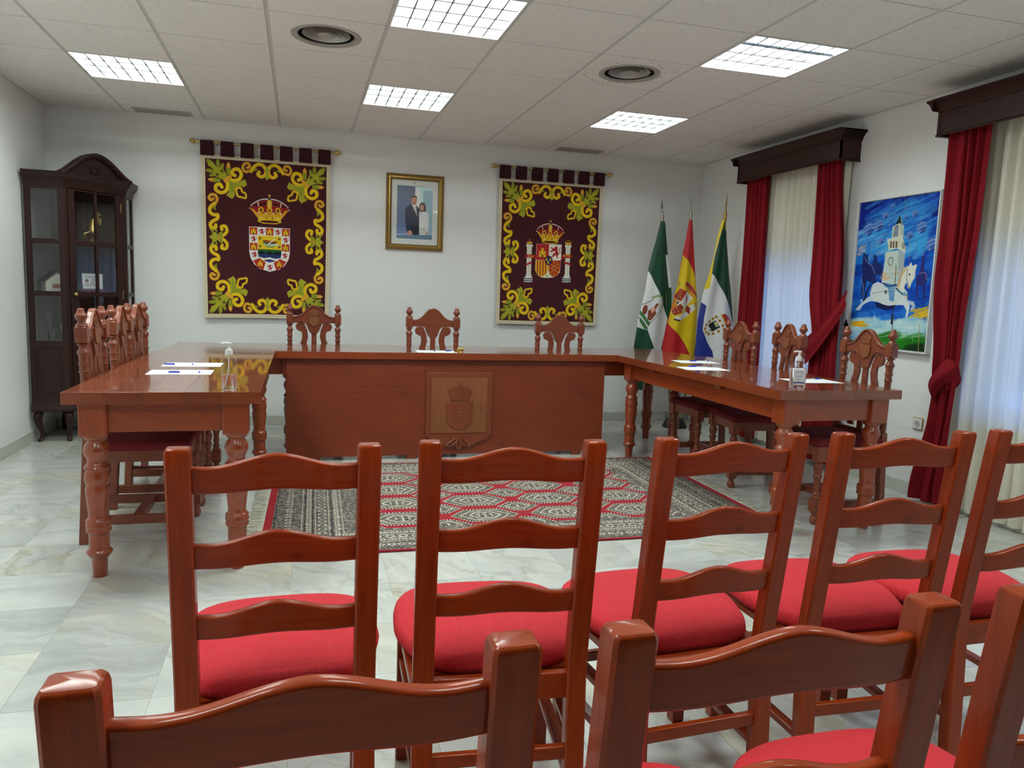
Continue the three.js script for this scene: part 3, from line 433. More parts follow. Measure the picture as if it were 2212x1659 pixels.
// ---------------------------------------------------------------- ladder-back audience chairs (front towards -z, origin below the seat centre)
function makeLadderChair() {
  const t = thing('ladder_back_chair', '', 'chair'), hx = 0.168, zb = 0.20, top = 0.955, zAt = (y) => zb + (y > 0.44 ? (y - 0.44) * 0.13 : (0.44 - y) * 0.05);
  for (const s of [-1, 1]) {
    const n = 12, pts = [0, 0.15, 0.3, 0.42, 0.46, 0.55, 0.7, 0.85, top], g = new RoundedBoxGeometry(0.044, top, 0.036, 3, 0.007).translate(0, top / 2, 0);
    const post = part('back_post', grain(bendBox(0.044, 0.036, top, (y) => [hx * s, zAt(y)], 0.007), 'y', 0.3 + s * 0.2), M.ladder, t);
  }
  for (const [yc, h] of [[0.893, 0.052], [0.744, 0.050], [0.598, 0.050]]) {
    part('ladder_slat', grain(slatGeo(hx - 0.016, yc, h, zAt), 'x', yc), M.ladder, t);
  }
  const zf = -0.185, fx = 0.187;
  for (const s of [-1, 1]) {
    part('leg', grain(bar([fx * s, 0, zf], [fx * s, 0.42, zf], 0.038, 0.038, 0.005), 'y', 0.7), M.ladder, t);
    part('seat_rail', grain(bar([fx * s, 0.40, zf], [hx * s, 0.40, zb - 0.01], 0.050, 0.020, 0.003), 'z', 0.2), M.ladder, t);
    for (const y of [0.28, 0.17]) part('stretcher', grain(bar([fx * s, y, zf], [hx * s, y, zAt(y)], 0.030, 0.018, 0.004), 'z', y), M.ladder, t);
  }
  part('seat_rail', grain(rbox(-fx, fx, 0.375, 0.425, zf - 0.010, zf + 0.010, 0.003), 'x', 0.4), M.ladder, t);
  part('seat_rail', grain(rbox(-hx, hx, 0.365, 0.425, zb - 0.010, zb + 0.010, 0.003), 'x', 0.9), M.ladder, t);
  part('stretcher', grain(rbox(-hx, hx, 0.225, 0.257, zb + 0.002, zb + 0.020, 0.004), 'x', 0.5), M.ladder, t);
  part('stretcher', grain(rbox(-fx, fx, 0.225, 0.255, zf - 0.009, zf + 0.009, 0.004), 'x', 0.5), M.ladder, t);
  // upholstered seat: rounded trapezium with a domed top
  const N = 64, rings = [[0.86, 0.418], [0.985, 0.422], [1.0, 0.434], [0.985, 0.449], [0.94, 0.461], [0.80, 0.470], [0.55, 0.4755], [0.28, 0.478], [0.0, 0.479]], P = [], I = [], U = [];
  const edge = (a) => { const c = Math.cos(a), s = Math.sin(a), e = 4.2, r = 1 / Math.pow(Math.pow(Math.abs(c), e) + Math.pow(Math.abs(s), e), 1 / e), x = r * c, z = r * s, wide = z < 0 ? 0.222 : 0.222 - 0.034 * z; return [x * wide * (z > 0.2 ? 1 - 0.10 * (z - 0.2) : 1), z < 0 ? -0.02 + z * (0.215 + 0.018 * (1 - x * x)) : -0.02 + z * 0.205]; };
  rings.forEach(([k, y]) => { for (let i = 0; i <= N; i++) { const [x, z] = edge(i / N * 2 * Math.PI); P.push(x * k, y, -0.02 + (z + 0.02) * k); U.push(x * k / 0.128, z * k / 0.128); } });
  for (let r = 0; r < rings.length - 1; r++) for (let i = 0; i < N; i++) { const a = r * (N + 1) + i, b = a + N + 1; I.push(a, b, a + 1, a + 1, b, b + 1); }
  const sg = new THREE.BufferGeometry(); sg.setAttribute('position', new THREE.Float32BufferAttribute(P, 3)); sg.setAttribute('uv', new THREE.Float32BufferAttribute(U, 2)); sg.setIndex(I); sg.computeVertexNormals();
  part('seat', sg, M.seatRed, t); part('seat_board', box(-0.18, 0.18, 0.405, 0.4185, -0.19, 0.17), M.ladder, t);
  return t;
}
function slatGeo(w, yc, h, zAt) {   // bowed slat with a raised middle and rounded edges
  const n = 36, P = [], I = [], ex = 0.006, th = 0.009;
  const sec = []; for (let q = 0; q < 4; q++) { const [cy, cz] = [[-1, 1], [1, 1], [1, -1], [-1, -1]][q]; for (let k = 0; k <= 3; k++) { const a = (q * 90 - 90 + k * 30 + (q === 0 ? 0 : 0)) * Math.PI / 180; sec.push([cy, cz, Math.sin(a), Math.cos(a)]); } }
  const bump = (u) => Math.pow(0.5 + 0.5 * Math.cos(Math.min(1, Math.abs(u) / 0.86) * Math.PI), 1.15);
  for (let i = 0; i <= n; i++) {
    const u = -1 + 2 * i / n, x = u * w, top = yc + h / 2 + 0.0245 * bump(u) - 0.0015 * Math.sin(Math.abs(u) * Math.PI), bot = yc - h / 2 + 0.0075 * bump(u), bow = 0.011 * (1 - u * u);
    for (const [cy, cz, sy, cz2] of sec) { const y = (cy > 0 ? top - ex : bot + ex) + ex * sy, z = cz * (th - ex) + ex * cz2; P.push(x, y, zAt(y) + bow + z); }
  }
  const m = sec.length; for (let i = 0; i < n; i++) for (let k = 0; k < m; k++) { const a = i * m + k, b = i * m + (k + 1) % m; I.push(a, a + m, b, b, a + m, b + m); }
  const g = new THREE.BufferGeometry(); g.setAttribute('position', new THREE.Float32BufferAttribute(P, 3)); g.setAttribute('uv', new THREE.Float32BufferAttribute(new Float32Array(P.length / 3 * 2), 2)); g.setIndex(I); g.computeVertexNormals(); return g;
}
function bendBox(w, d, h, at, r) {   // rounded post of height h whose centre line follows at(y) -> [x, z]
  const g0 = new RoundedBoxGeometry(w, h, d, 3, r).translate(0, h / 2, 0), n = 14, s = r * 0.55, ring = [[-w / 2 + s, -d / 2], [w / 2 - s, -d / 2], [w / 2, -d / 2 + s], [w / 2, d / 2 - s], [w / 2 - s, d / 2], [-w / 2 + s, d / 2], [-w / 2, d / 2 - s], [-w / 2, -d / 2 + s]];
  const ys = [0]; for (let i = 1; i <= n; i++) ys.push(h * i / n - (i === n ? 0.010 : 0)); const P = [], I = [];
  const levels = [...ys.map((y) => [y, 1, 1]), [h - 0.005, 0.965, 0.96], [h - 0.0018, 0.90, 0.89], [h - 0.0002, 0.82, 0.80], [h, 0.6, 0.6], [h + 0.0001, 0, 0]];
  for (const [y, kx, kz] of levels) { const [cx, cz] = at(y); for (const [x, z] of ring) P.push(cx + x * kx, y, cz + z * kz); }
  for (let l = 0; l < levels.length - 1; l++) for (let i = 0; i < 8; i++) { const a = l * 8 + i, b = l * 8 + (i + 1) % 8, c = a + 8, e = b + 8; I.push(a, c, b, b, c, e); }
  const g = new THREE.BufferGeometry(); g.setAttribute('position', new THREE.Float32BufferAttribute(P, 3)); g.setIndex(I); g.setAttribute('uv', new THREE.Float32BufferAttribute(new Float32Array(P.length / 3 * 2), 2));
  return toCreasedNormals(g, 0.62);
}
{
  const c0 = makeLadderChair(), g1 = 'front row of audience chairs', g2 = 'rear row of audience chairs';
  const ord = ['at the plain-wall end of', 'second from the plain wall in', 'third from the plain wall in', 'fourth from the plain wall in', 'fifth from the plain wall in'];
  const front = (i) => 'red-seated ladder-back chair ' + ord[i] + ' the row beside the rug', back = (i) => 'red-seated ladder-back chair ' + ord[i] + ' the row farther from the rug';
  // origin 0.27 in front of the tops of the back posts
  const spots = [[1.918, 5.305, 0, front(0), g1], [2.396, 5.305, -5, front(1), g1], [2.862, 5.30, 3, front(2), g1], [3.346, 5.30, -2.5, front(3), g1], [3.798, 5.30, -1, front(4), g1], [1.966, 6.138, 0, back(0), g2], [2.410, 6.138, 0, back(1), g2], [2.869, 6.138, 0, back(2), g2]];
  spots.forEach(([x, z, a, label, group], i) => { if (i) dup(c0, [x, 0, z], R(a), label, group); else { c0.position.set(x, 0, z); c0.rotation.y = R(a); tag(c0, label, 'chair', group); } });
}
// ---------------------------------------------------------------- corner display cabinet
function sweepPath(path, prof) {   // open path in x-z, mitred; prof: [offset outwards, y]
  const P = [], I = [], n = path.length, dirs = [];
  for (let i = 0; i < n - 1; i++) { const dx = path[i + 1][0] - path[i][0], dz = path[i + 1][1] - path[i][1], l = Math.hypot(dx, dz); dirs.push([dx / l, dz / l]); }
  const off = path.map((p, i) => { const a = dirs[Math.max(0, i - 1)], b = dirs[Math.min(n - 2, i)], na = [-a[1], a[0]], nb = [-b[1], b[0]], m = [na[0] + nb[0], na[1] + nb[1]], k = 2 / (m[0] * m[0] + m[1] * m[1]); return [m[0] * k, m[1] * k]; });
  prof.forEach(([e, y]) => path.forEach(([x, z], i) => P.push(x + off[i][0] * e, y, z + off[i][1] * e)));
  for (let r = 0; r < prof.length - 1; r++) for (let i = 0; i < n - 1; i++) { const a = r * n + i, b = a + 1, c = a + n, d = c + 1; I.push(a, b, c, b, d, c); }
  const g = new THREE.BufferGeometry(); g.setAttribute('position', new THREE.Float32BufferAttribute(P, 3)); g.setAttribute('uv', new THREE.Float32BufferAttribute(new Float32Array(P.length / 3 * 2), 2)); g.setIndex(I);
  return toCreasedNormals(g, 0.5);
}
function blob(bones, res, half) {   // smooth union of tapered capsules [[a], [b], ra, rb], meshed on a grid
  const mc = new MarchingCubes(res, new THREE.MeshBasicMaterial(), false, false, 60000); mc.isolation = 0;
  const n = res, A = V(), B = V(), P = V();
  for (let k = 0; k < n; k++) for (let j = 0; j < n; j++) for (let i = 0; i < n; i++) {
    P.set((i - n / 2) / (n / 2) * half, (j - n / 2) / (n / 2) * half, (k - n / 2) / (n / 2) * half); let e = 0; const kk = 40 / half;
    for (const [a, b, ra, rb] of bones) { A.set(...a); B.set(...b); const d = B.sub(A), l2 = d.lengthSq(), t = Math.max(0, Math.min(1, P.clone().sub(A).dot(d) / l2)); e += Math.exp(-kk * (P.distanceTo(A.addScaledVector(d, t)) - (ra + (rb - ra) * t))); }
    mc.field[i + j * n + k * n * n] = Math.log(e) / kk;
  }
  mc.update();
  const g = new THREE.BufferGeometry(); g.setAttribute('position', new THREE.BufferAttribute(mc.positionArray.slice(0, mc.count * 3), 3)); g.setAttribute('normal', new THREE.BufferAttribute(mc.normalArray.slice(0, mc.count * 3), 3));
  g.setAttribute('uv', new THREE.BufferAttribute(new Float32Array(mc.count * 2), 2)); g.scale(half, half, half); return g;
}
{
  const t = thing('display_cabinet', 'dark corner display cabinet with arched top and glass panes', 'cabinet');
  const s = 0.63, c = 0.28, o = 0.02, plan = [[o, s], [c, s], [s, c], [s, o]], pent = [[o, o], ...plan];
  const slab = (y0, y1, inset = 0.012) => { const q = pent.map(([x, z], i) => [x > o + 0.1 ? x - inset : x, z > o + 0.1 ? z - inset : z]); return grain(new THREE.ExtrudeGeometry(shapeOf(q.map(([x, z]) => [x, -z])), { depth: y1 - y0, bevelEnabled: false }).rotateX(-Math.PI / 2).translate(0, y0, 0), 'x', y0); };
  part('bottom_board', slab(0.25, 0.27), M.mahogany, t); part('top_board', slab(1.93, 1.95), M.mahogany, t);
  for (const y of [0.742, 1.122, 1.506]) part('shelf', slab(y - 0.012, y, 0.035), M.mahogany, t);
  part('back_panel', box(o, s - 0.012, 0.27, 1.93, o - 0.008, o + 0.004), M.mahogany, t);
  part('side_panel', box(o - 0.008, o + 0.004, 0.27, 1.93, o + 0.004, s - 0.012), std({ color: C(0.30, 0.31, 0.31), roughness: 0.6 }), t);
  const face = (name, cx, cz, turn, w, cols, door) => {
    const f = new THREE.Group(); f.name = name; f.position.set(cx, 0, cz); f.rotation.y = turn; t.add(f);
    const e = door ? 0.030 : 0.040, ys = [0.27, 0.345, 0.72, 0.772, 1.110, 1.146, 1.497, 1.532, 1.895, 1.93], h = w / 2, bars = [rbox(-h, -h + e, 0.27, 1.93, -0.024, 0, 0.003), rbox(h - e, h, 0.27, 1.93, -0.024, 0, 0.003)];
    const iw = door ? h - e - 0.003 : h - e, st = door ? 0.050 : 0;
    if (door) bars.push(rbox(-iw, -iw + st, 0.29, 1.905, -0.022, 0.003, 0.003), rbox(iw - st, iw, 0.29, 1.905, -0.022, 0.003, 0.003));
    const x0 = -iw + st, x1 = iw - st, zz = door ? 0.003 : 0;
    for (let i = 0; i < 10; i += 2) bars.push(rbox(x0 - 0.004, x1 + 0.004, ys[i] + (door && !i ? 0.02 : 0), ys[i + 1] - (door && i === 8 ? 0.025 : 0), -0.022, zz, 0.003));
    if (cols === 2) bars.push(rbox(-0.009, 0.009, 0.75, 1.91, -0.020, zz + 0.001, 0.003));
    part('frame', grain(merge(bars), 'y', 0.3), M.mahogany, f);
    for (let i = 3; i < 8; i += 2) for (let k = 0; k < cols; k++) { const a = x0 + (x1 - x0) * k / cols, b = x0 + (x1 - x0) * (k + 1) / cols; part('pane', box(a, b, ys[i], ys[i + 1], -0.012, -0.0095), M.glass, f); }
    part('lower_panel', grain(merge([box(x0, x1, 0.345, 0.72, -0.016, -0.006), rbox(x0 + 0.02, x1 - 0.02, 0.37, 0.695, -0.012, -0.002, 0.005)]), 'y', 0.8), M.mahogany, f);
    return f;
  };
  face('side_face', (o + c) / 2, s, 0, c - o, 1, false); face('side_face', s, (o + c) / 2, Math.PI / 2, c - o, 1, false);
  const d = face('door', (c + s) / 2, (c + s) / 2, Math.PI / 4, Math.SQRT2 * (s - c), 2, true);
  part('door_knob', lathe([[0, 0], [0.006, 0], [0.006, 0.012], [0.013, 0.018], [0.014, 0.026], [0.009, 0.033], [0, 0.034]], 16).rotateX(Math.PI / 2).translate(-0.190, 1.128, 0.003), M.brass, d);
  for (const y of [0.6, 1.128, 1.81]) part('hinge', box(0.198, 0.206, y - 0.035, y + 0.035, 0.002, 0.006), M.brass, d);
  part('cornice', grain(sweepPath(plan, [[0, 1.91], [0.006, 1.92], [0.008, 1.94], [0.016, 1.958], [0.034, 1.978], [0.040, 1.985], [0.040, 2.005], [0.046, 2.012], [0.046, 2.02], [-0.02, 2.02]]), 'x'), M.mahogany, t);
  part('base_moulding', grain(sweepPath(plan, [[0, 0.30], [0.008, 0.292], [0.012, 0.272], [0.022, 0.258], [0.022, 0.240], [0.012, 0.234], [-0.05, 0.234]]), 'x'), M.mahogany, t);
  // arched pediment over the door
  const arch = []; for (let i = 0; i <= 24; i++) { const x = -0.285 + 0.57 * i / 24, k = 0.5 + 0.5 * Math.cos(x / 0.285 * Math.PI); arch.push([x, 2.012 + 0.168 * Math.pow(k, 0.72)]); }
  const ped = new THREE.Group(); ped.name = 'pediment'; ped.position.set((c + s) / 2, 0, (c + s) / 2); ped.rotation.y = Math.PI / 4; t.add(ped);
  part('pediment_board', grain(extrude(shapeOf([[-0.27, 1.95], [0.27, 1.95], ...arch.slice(1, -1).reverse().map(([x, y]) => [x, y - 0.012])]), 0.05, 0.002).translate(0, 0, -0.045), 'x', 0.3), M.mahogany, ped);
  const hood = [...arch.map(([x, y]) => [x, y + 0.012]), ...arch.slice().reverse().map(([x, y]) => [x * 0.96, y - 0.016])];
  part('arch_moulding', grain(toCreasedNormals(merge([extrude(shapeOf(hood), 0.09, 0.006, 3).translate(0, 0, -0.045), extrude(shapeOf(hood.map(([x, y]) => [x * 0.985, y - 0.009])), 0.075, 0.004).translate(0, 0, -0.045)]), 0.6), 'x', 0.6), M.mahogany, ped);
  part('carved_rosette', merge([new THREE.SphereGeometry(0.018, 14, 10).scale(1, 1.3, 0.5).translate(0, 2.055, 0.006), tube([[-0.03, 2.03, 0.006], [-0.035, 2.07, 0.010], [-0.005, 2.095, 0.006]], 0.006, 12, 6), tube([[0.03, 2.03, 0.006], [0.035, 2.07, 0.010], [0.005, 2.095, 0.006]], 0.006, 12, 6)]), M.mahogany, ped);
  // cabriole legs
  const legGeo = (ax, az) => { const pts = [[0, 0.245], [0.018, 0.215], [0.030, 0.185], [0.022, 0.14], [0.002, 0.095], [-0.012, 0.055], [-0.008, 0.03], [0.010, 0.012], [0.018, 0.006]], rr = [0.030, 0.032, 0.031, 0.025, 0.019, 0.016, 0.017, 0.018, 0.016], g = []; const n = Math.hypot(ax, az); const P = []; const I = []; pts.forEach(([k, y], i) => { for (let j = 0; j < 12; j++) { const a = j / 12 * 2 * Math.PI; P.push(ax / n * k + rr[i] * Math.cos(a), y, az / n * k + rr[i] * Math.sin(a)); } }); P.push(ax / n * 0.018, 0, az / n * 0.018); for (let r = 0; r < pts.length - 1; r++) for (let j = 0; j < 12; j++) { const a = r * 12 + j, b = r * 12 + (j + 1) % 12; I.push(a, b, a + 12, b, b + 12, a + 12); } for (let j = 0; j < 12; j++) I.push((pts.length - 1) * 12 + j, (pts.length - 1) * 12 + (j + 1) % 12, P.length / 3 - 1); const q = new THREE.BufferGeometry(); q.setAttribute('position', new THREE.Float32BufferAttribute(P, 3)); q.setAttribute('uv', new THREE.Float32BufferAttribute(new Float32Array(P.length / 3 * 2), 2)); q.setIndex(I); q.computeVertexNormals(); return q; };
  for (const [x, z, ax, az] of [[0.065, 0.585, -0.6, 1], [0.255, 0.585, 0.4, 1], [0.585, 0.255, 1, 0.4], [0.585, 0.065, 1, -0.6], [0.09, 0.09, 1, 1]]) part('leg', legGeo(ax, az), M.mahogany, t).position.set(x, 0, z);
}
// things kept in the cabinet
{
  const horse = blob([[[0, -0.10, 0], [0.02, 0.03, 0], 0.050, 0.045], [[0.02, 0.03, 0], [0.055, 0.12, 0], 0.040, 0.026], [[0.055, 0.12, 0], [0.10, 0.105, 0], 0.022, 0.013], [[0.02, 0.04, 0.02], [0.09, 0.03, 0.02], 0.018, 0.012], [[0.09, 0.03, 0.02], [0.085, -0.02, 0.02], 0.011, 0.010], [[0.02, 0.02, -0.02], [0.10, 0.06, -0.02], 0.018, 0.012], [[0.10, 0.06, -0.02], [0.12, 0.02, -0.02], 0.011, 0.010], [[0, -0.11, 0.025], [0.03, -0.17, 0.025], 0.032, 0.018], [[0.03, -0.17, 0.025], [0.0, -0.24, 0.025], 0.014, 0.010], [[0, -0.11, -0.025], [0.02, -0.17, -0.025], 0.032, 0.018], [[0.02, -0.17, -0.025], [-0.01, -0.24, -0.025], 0.014, 0.010], [[-0.04, -0.12, 0], [-0.09, -0.14, 0], 0.014, 0.016], [[-0.09, -0.14, 0], [-0.10, -0.22, 0], 0.016, 0.007]], 48, 0.28).scale(0.62, 0.62, 0.62);
  const st = thing('horse_statuette', 'gilt rearing horse statuette on the upper shelf of the cabinet', 'statuette', [0.40, 1.507, 0.34], 0.6);
  part('horse', horse.translate(0, 0.175, 0), M.brass, st); part('base', rbox(-0.06, 0.06, 0, 0.022, -0.035, 0.035, 0.004), M.mahogany, st);
  const pq = thing('plaque', 'white lettered plaque on a red stand in the cabinet', 'plaque', [0.40, 1.123, 0.385], Math.PI / 4 - 0.2);
  part('card', box(-0.075, 0.075, 0.045, 0.165, -0.006, 0.0), std({ map: canvasTex(256, 200, (x, w, h) => { x.fillStyle = '#d9dcd8'; x.fillRect(0, 0, w, h); x.strokeStyle = '#777'; x.lineWidth = 6; x.strokeRect(6, 6, w - 12, h - 12); x.fillStyle = '#333'; for (let k = 0; k < 7; k++) for (let p = 30, q = 0; p < 220; q++) { const l = 10 + ((q * 37 + k * 53) % 26); if (!(p < 90 && k > 1 && k < 5)) x.fillRect(p, 32 + k * 20, Math.min(l, 222 - p), 8); p += l + 6; } x.fillStyle = '#7a4a3a'; x.beginPath(); x.arc(58, 92, 22, 0, 7); x.fill(); }), roughness: 0.5 }), pq); part('stand', rbox(-0.085, 0.085, 0, 0.045, -0.03, 0.02, 0.004), std({ color: C(0.10, 0.01, 0.015), roughness: 0.6 }), pq);
  const dm = thing('glass_award', 'clear round glass award beside the plaque', 'award', [0.312, 1.123, 0.505], 0.7);
  part('disc', new THREE.CylinderGeometry(0.05, 0.05, 0.012, 28).rotateX(Math.PI / 2).translate(0, 0.062, 0), M.gel, dm); part('foot', rbox(-0.03, 0.03, 0, 0.014, -0.015, 0.015, 0.003), M.gel, dm);
  const ho = thing('model_house', 'small white model house with brown tiled roof in the cabinet', 'model house', [0.150, 1.123, 0.44], 0.5);
  part('walls', extrude(shapeOf([[-0.075, 0], [0.075, 0], [0.075, 0.10], [0, 0.165], [-0.075, 0.10]]), 0.14, 0.001).translate(0, 0, -0.07), std({ color: C(0.72, 0.70, 0.60), roughness: 0.8 }), ho);
  for (const q of [-1, 1]) part('roof', box(-0.002, 0.118, 0, 0.010, -0.085, 0.085).rotateZ(-0.714 * 1).translate(-0.003, 0.168, 0).scale(q, 1, 1), std({ color: C(0.12, 0.06, 0.04), roughness: 0.8, side: THREE.DoubleSide }), ho);
  part('shutters', box(-0.03, 0.03, 0.045, 0.075, 0.0695, 0.073), std({ color: C(0.32, 0.13, 0.05), roughness: 0.7 }), ho);
  const fr = thing('photo_frame', 'small silver framed picture on the lower cabinet shelf', 'picture frame', [0.235, 0.743, 0.42], 0.9);
  part('frame', rbox(-0.05, 0.05, 0, 0.16, -0.008, 0, 0.004).rotateX(-0.15), M.silver, fr); part('print', box(-0.04, 0.04, 0.012, 0.148, 0.0, 0.0012).rotateX(-0.15), std({ color: C(0.12, 0.12, 0.12), roughness: 0.5 }), fr);
  const tr = thing('glass_trophy', 'tall clear glass trophy on the lower cabinet shelf', 'trophy', [0.115, 0.743, 0.45]);
  part('vessel', lathe([[0, 0], [0.035, 0], [0.035, 0.01], [0.018, 0.03], [0.020, 0.12], [0.034, 0.20], [0.036, 0.245], [0.033, 0.245], [0.030, 0.20], [0, 0.05]], 20), M.gel, tr);
  const rb = thing('green_ribbon', 'folded green and white ribbon lying on the lower cabinet shelf', 'ribbon', [0.17, 0.743, 0.54]);
  part('green_band', sheet(24, 4, (u, v) => [-0.06 + 0.13 * u, 0.022 + 0.016 * Math.sin(u * 9), -0.025 + 0.035 * v]), std({ color: C(0.02, 0.16, 0.08), roughness: 0.6, side: THREE.DoubleSide }), rb); part('white_band', sheet(24, 4, (u, v) => [-0.07 + 0.14 * u, 0.010 + 0.006 * Math.sin(u * 7 + 1), 0.005 + 0.03 * v]), M.white, rb).material.side = THREE.DoubleSide;
  const sa = thing('blue_sash', 'pale blue cloth sash hanging inside the cabinet door', 'sash', [0.285, 0, 0.45], 0.8);
  part('cloth', sheet(8, 20, (u, v) => [(-0.012 + 0.024 * u) * (0.6 + v), 1.48 - 0.35 * v, 0.006 * Math.sin(u * 7 + v * 4)]), std({ color: C(0.16, 0.20, 0.32), roughness: 0.8, side: THREE.DoubleSide }), sa);
}
// ---------------------------------------------------------------- drawing helpers for prints and embroidery
const poly = (x, pts, fill) => { x.fillStyle = fill; x.beginPath(); pts.forEach((p, i) => (i ? x.lineTo(...p) : x.moveTo(...p))); x.closePath(); x.fill(); };
function curve(x, pts, color, w, cap = 'round') { x.strokeStyle = color; x.lineWidth = w; x.lineCap = cap; x.lineJoin = 'round'; x.beginPath(); const q = pts.length > 2 ? spline(pts.map(([a, b]) => [a, b, 0]), pts.length * 8).map((p) => [p.x, p.y]) : pts; q.forEach((p, i) => (i ? x.lineTo(...p) : x.moveTo(...p))); x.stroke(); }
const dot = (x, a, b, r, fill, ry) => { x.fillStyle = fill; x.beginPath(); x.ellipse(a, b, r, ry ?? r, 0, 0, 7); x.fill(); };
function quad(src, w, h) {   // maps points of a photographed quadrilateral (TL, TR, BR, BL) into the flat sheet it shows
  const dst = [[0, 0], [w, 0], [w, h], [0, h]], A = [], b = [];
  src.forEach(([x, y], i) => { const [u, v] = dst[i]; A.push([x, y, 1, 0, 0, 0, -u * x, -u * y], [0, 0, 0, x, y, 1, -v * x, -v * y]); b.push(u, v); });
  for (let i = 0; i < 8; i++) { let p = i; for (let r = i + 1; r < 8; r++) if (Math.abs(A[r][i]) > Math.abs(A[p][i])) p = r; [A[i], A[p]] = [A[p], A[i]]; [b[i], b[p]] = [b[p], b[i]]; for (let r = 0; r < 8; r++) if (r !== i) { const k = A[r][i] / A[i][i]; for (let q = i; q < 8; q++) A[r][q] -= k * A[i][q]; b[r] -= k * b[i]; } }
  const m = b.map((v, i) => v / A[i][i]);
  return (x, y) => { const d = m[6] * x + m[7] * y + 1; return [(m[0] * x + m[1] * y + m[2]) / d, (m[3] * x + m[4] * y + m[5]) / d]; };
}
const GOLD = '#e3b312', DEEP = '#d0982a', LEAF = '#9c9a20', LEAF2 = '#858a1c', WINE = '#3d0a14';
function drawCastle(x, cx, cy, s, gold = '#e0ac12', dark = '#2a1206') {   // castle about s wide and 1.15 s high
  const f = (a, b) => [cx + a * s, cy + b * s];
  poly(x, [[-0.46, 0.5], [-0.42, 0.1], [-0.44, -0.02], [-0.46, -0.22], [-0.36, -0.22], [-0.36, -0.14], [-0.28, -0.14], [-0.28, -0.22], [-0.18, -0.22], [-0.2, -0.04], [-0.12, -0.04], [-0.14, -0.4], [-0.17, -0.58], [-0.08, -0.58], [-0.08, -0.5], [0.08, -0.5], [0.08, -0.58], [0.17, -0.58], [0.14, -0.4], [0.12, -0.04], [0.2, -0.04], [0.18, -0.22], [0.28, -0.22], [0.28, -0.14], [0.36, -0.14], [0.36, -0.22], [0.46, -0.22], [0.44, -0.02], [0.42, 0.1], [0.46, 0.5]].map(([a, b]) => f(a, b)), gold);
  poly(x, [f(-0.09, 0.5), f(-0.09, 0.28), f(0, 0.18), f(0.09, 0.28), f(0.09, 0.5)], dark); for (const a of [-0.24, 0.24]) dot(x, ...f(a, 0.1), 0.05 * s, dark, 0.08 * s);
}
function drawLion(x, cx, cy, s, col = '#9c1c22') {
  const f = (a, b) => [cx + a * s, cy + b * s];
  poly(x, [[-0.02, -0.38], [0.1, -0.42], [0.2, -0.32], [0.18, -0.12], [0.26, 0.06], [0.28, 0.2], [0.2, 0.32], [0.24, 0.46], [0.12, 0.48], [0.1, 0.3], [0.02, 0.22], [-0.06, 0.34], [-0.2, 0.42], [-0.3, 0.34], [-0.2, 0.28], [-0.16, 0.14], [0.02, 0.06], [-0.06, -0.06], [-0.26, 0.02], [-0.4, 0.06], [-0.42, -0.04], [-0.24, -0.1], [-0.3, -0.2], [-0.38, -0.32], [-0.3, -0.34], [-0.16, -0.2], [-0.1, -0.28]].map(([a, b]) => f(a, b)), col);
  curve(x, [f(0.26, 0.14), f(0.42, 0.02), f(0.34, -0.16), f(0.44, -0.34)], col, 0.06 * s);
}
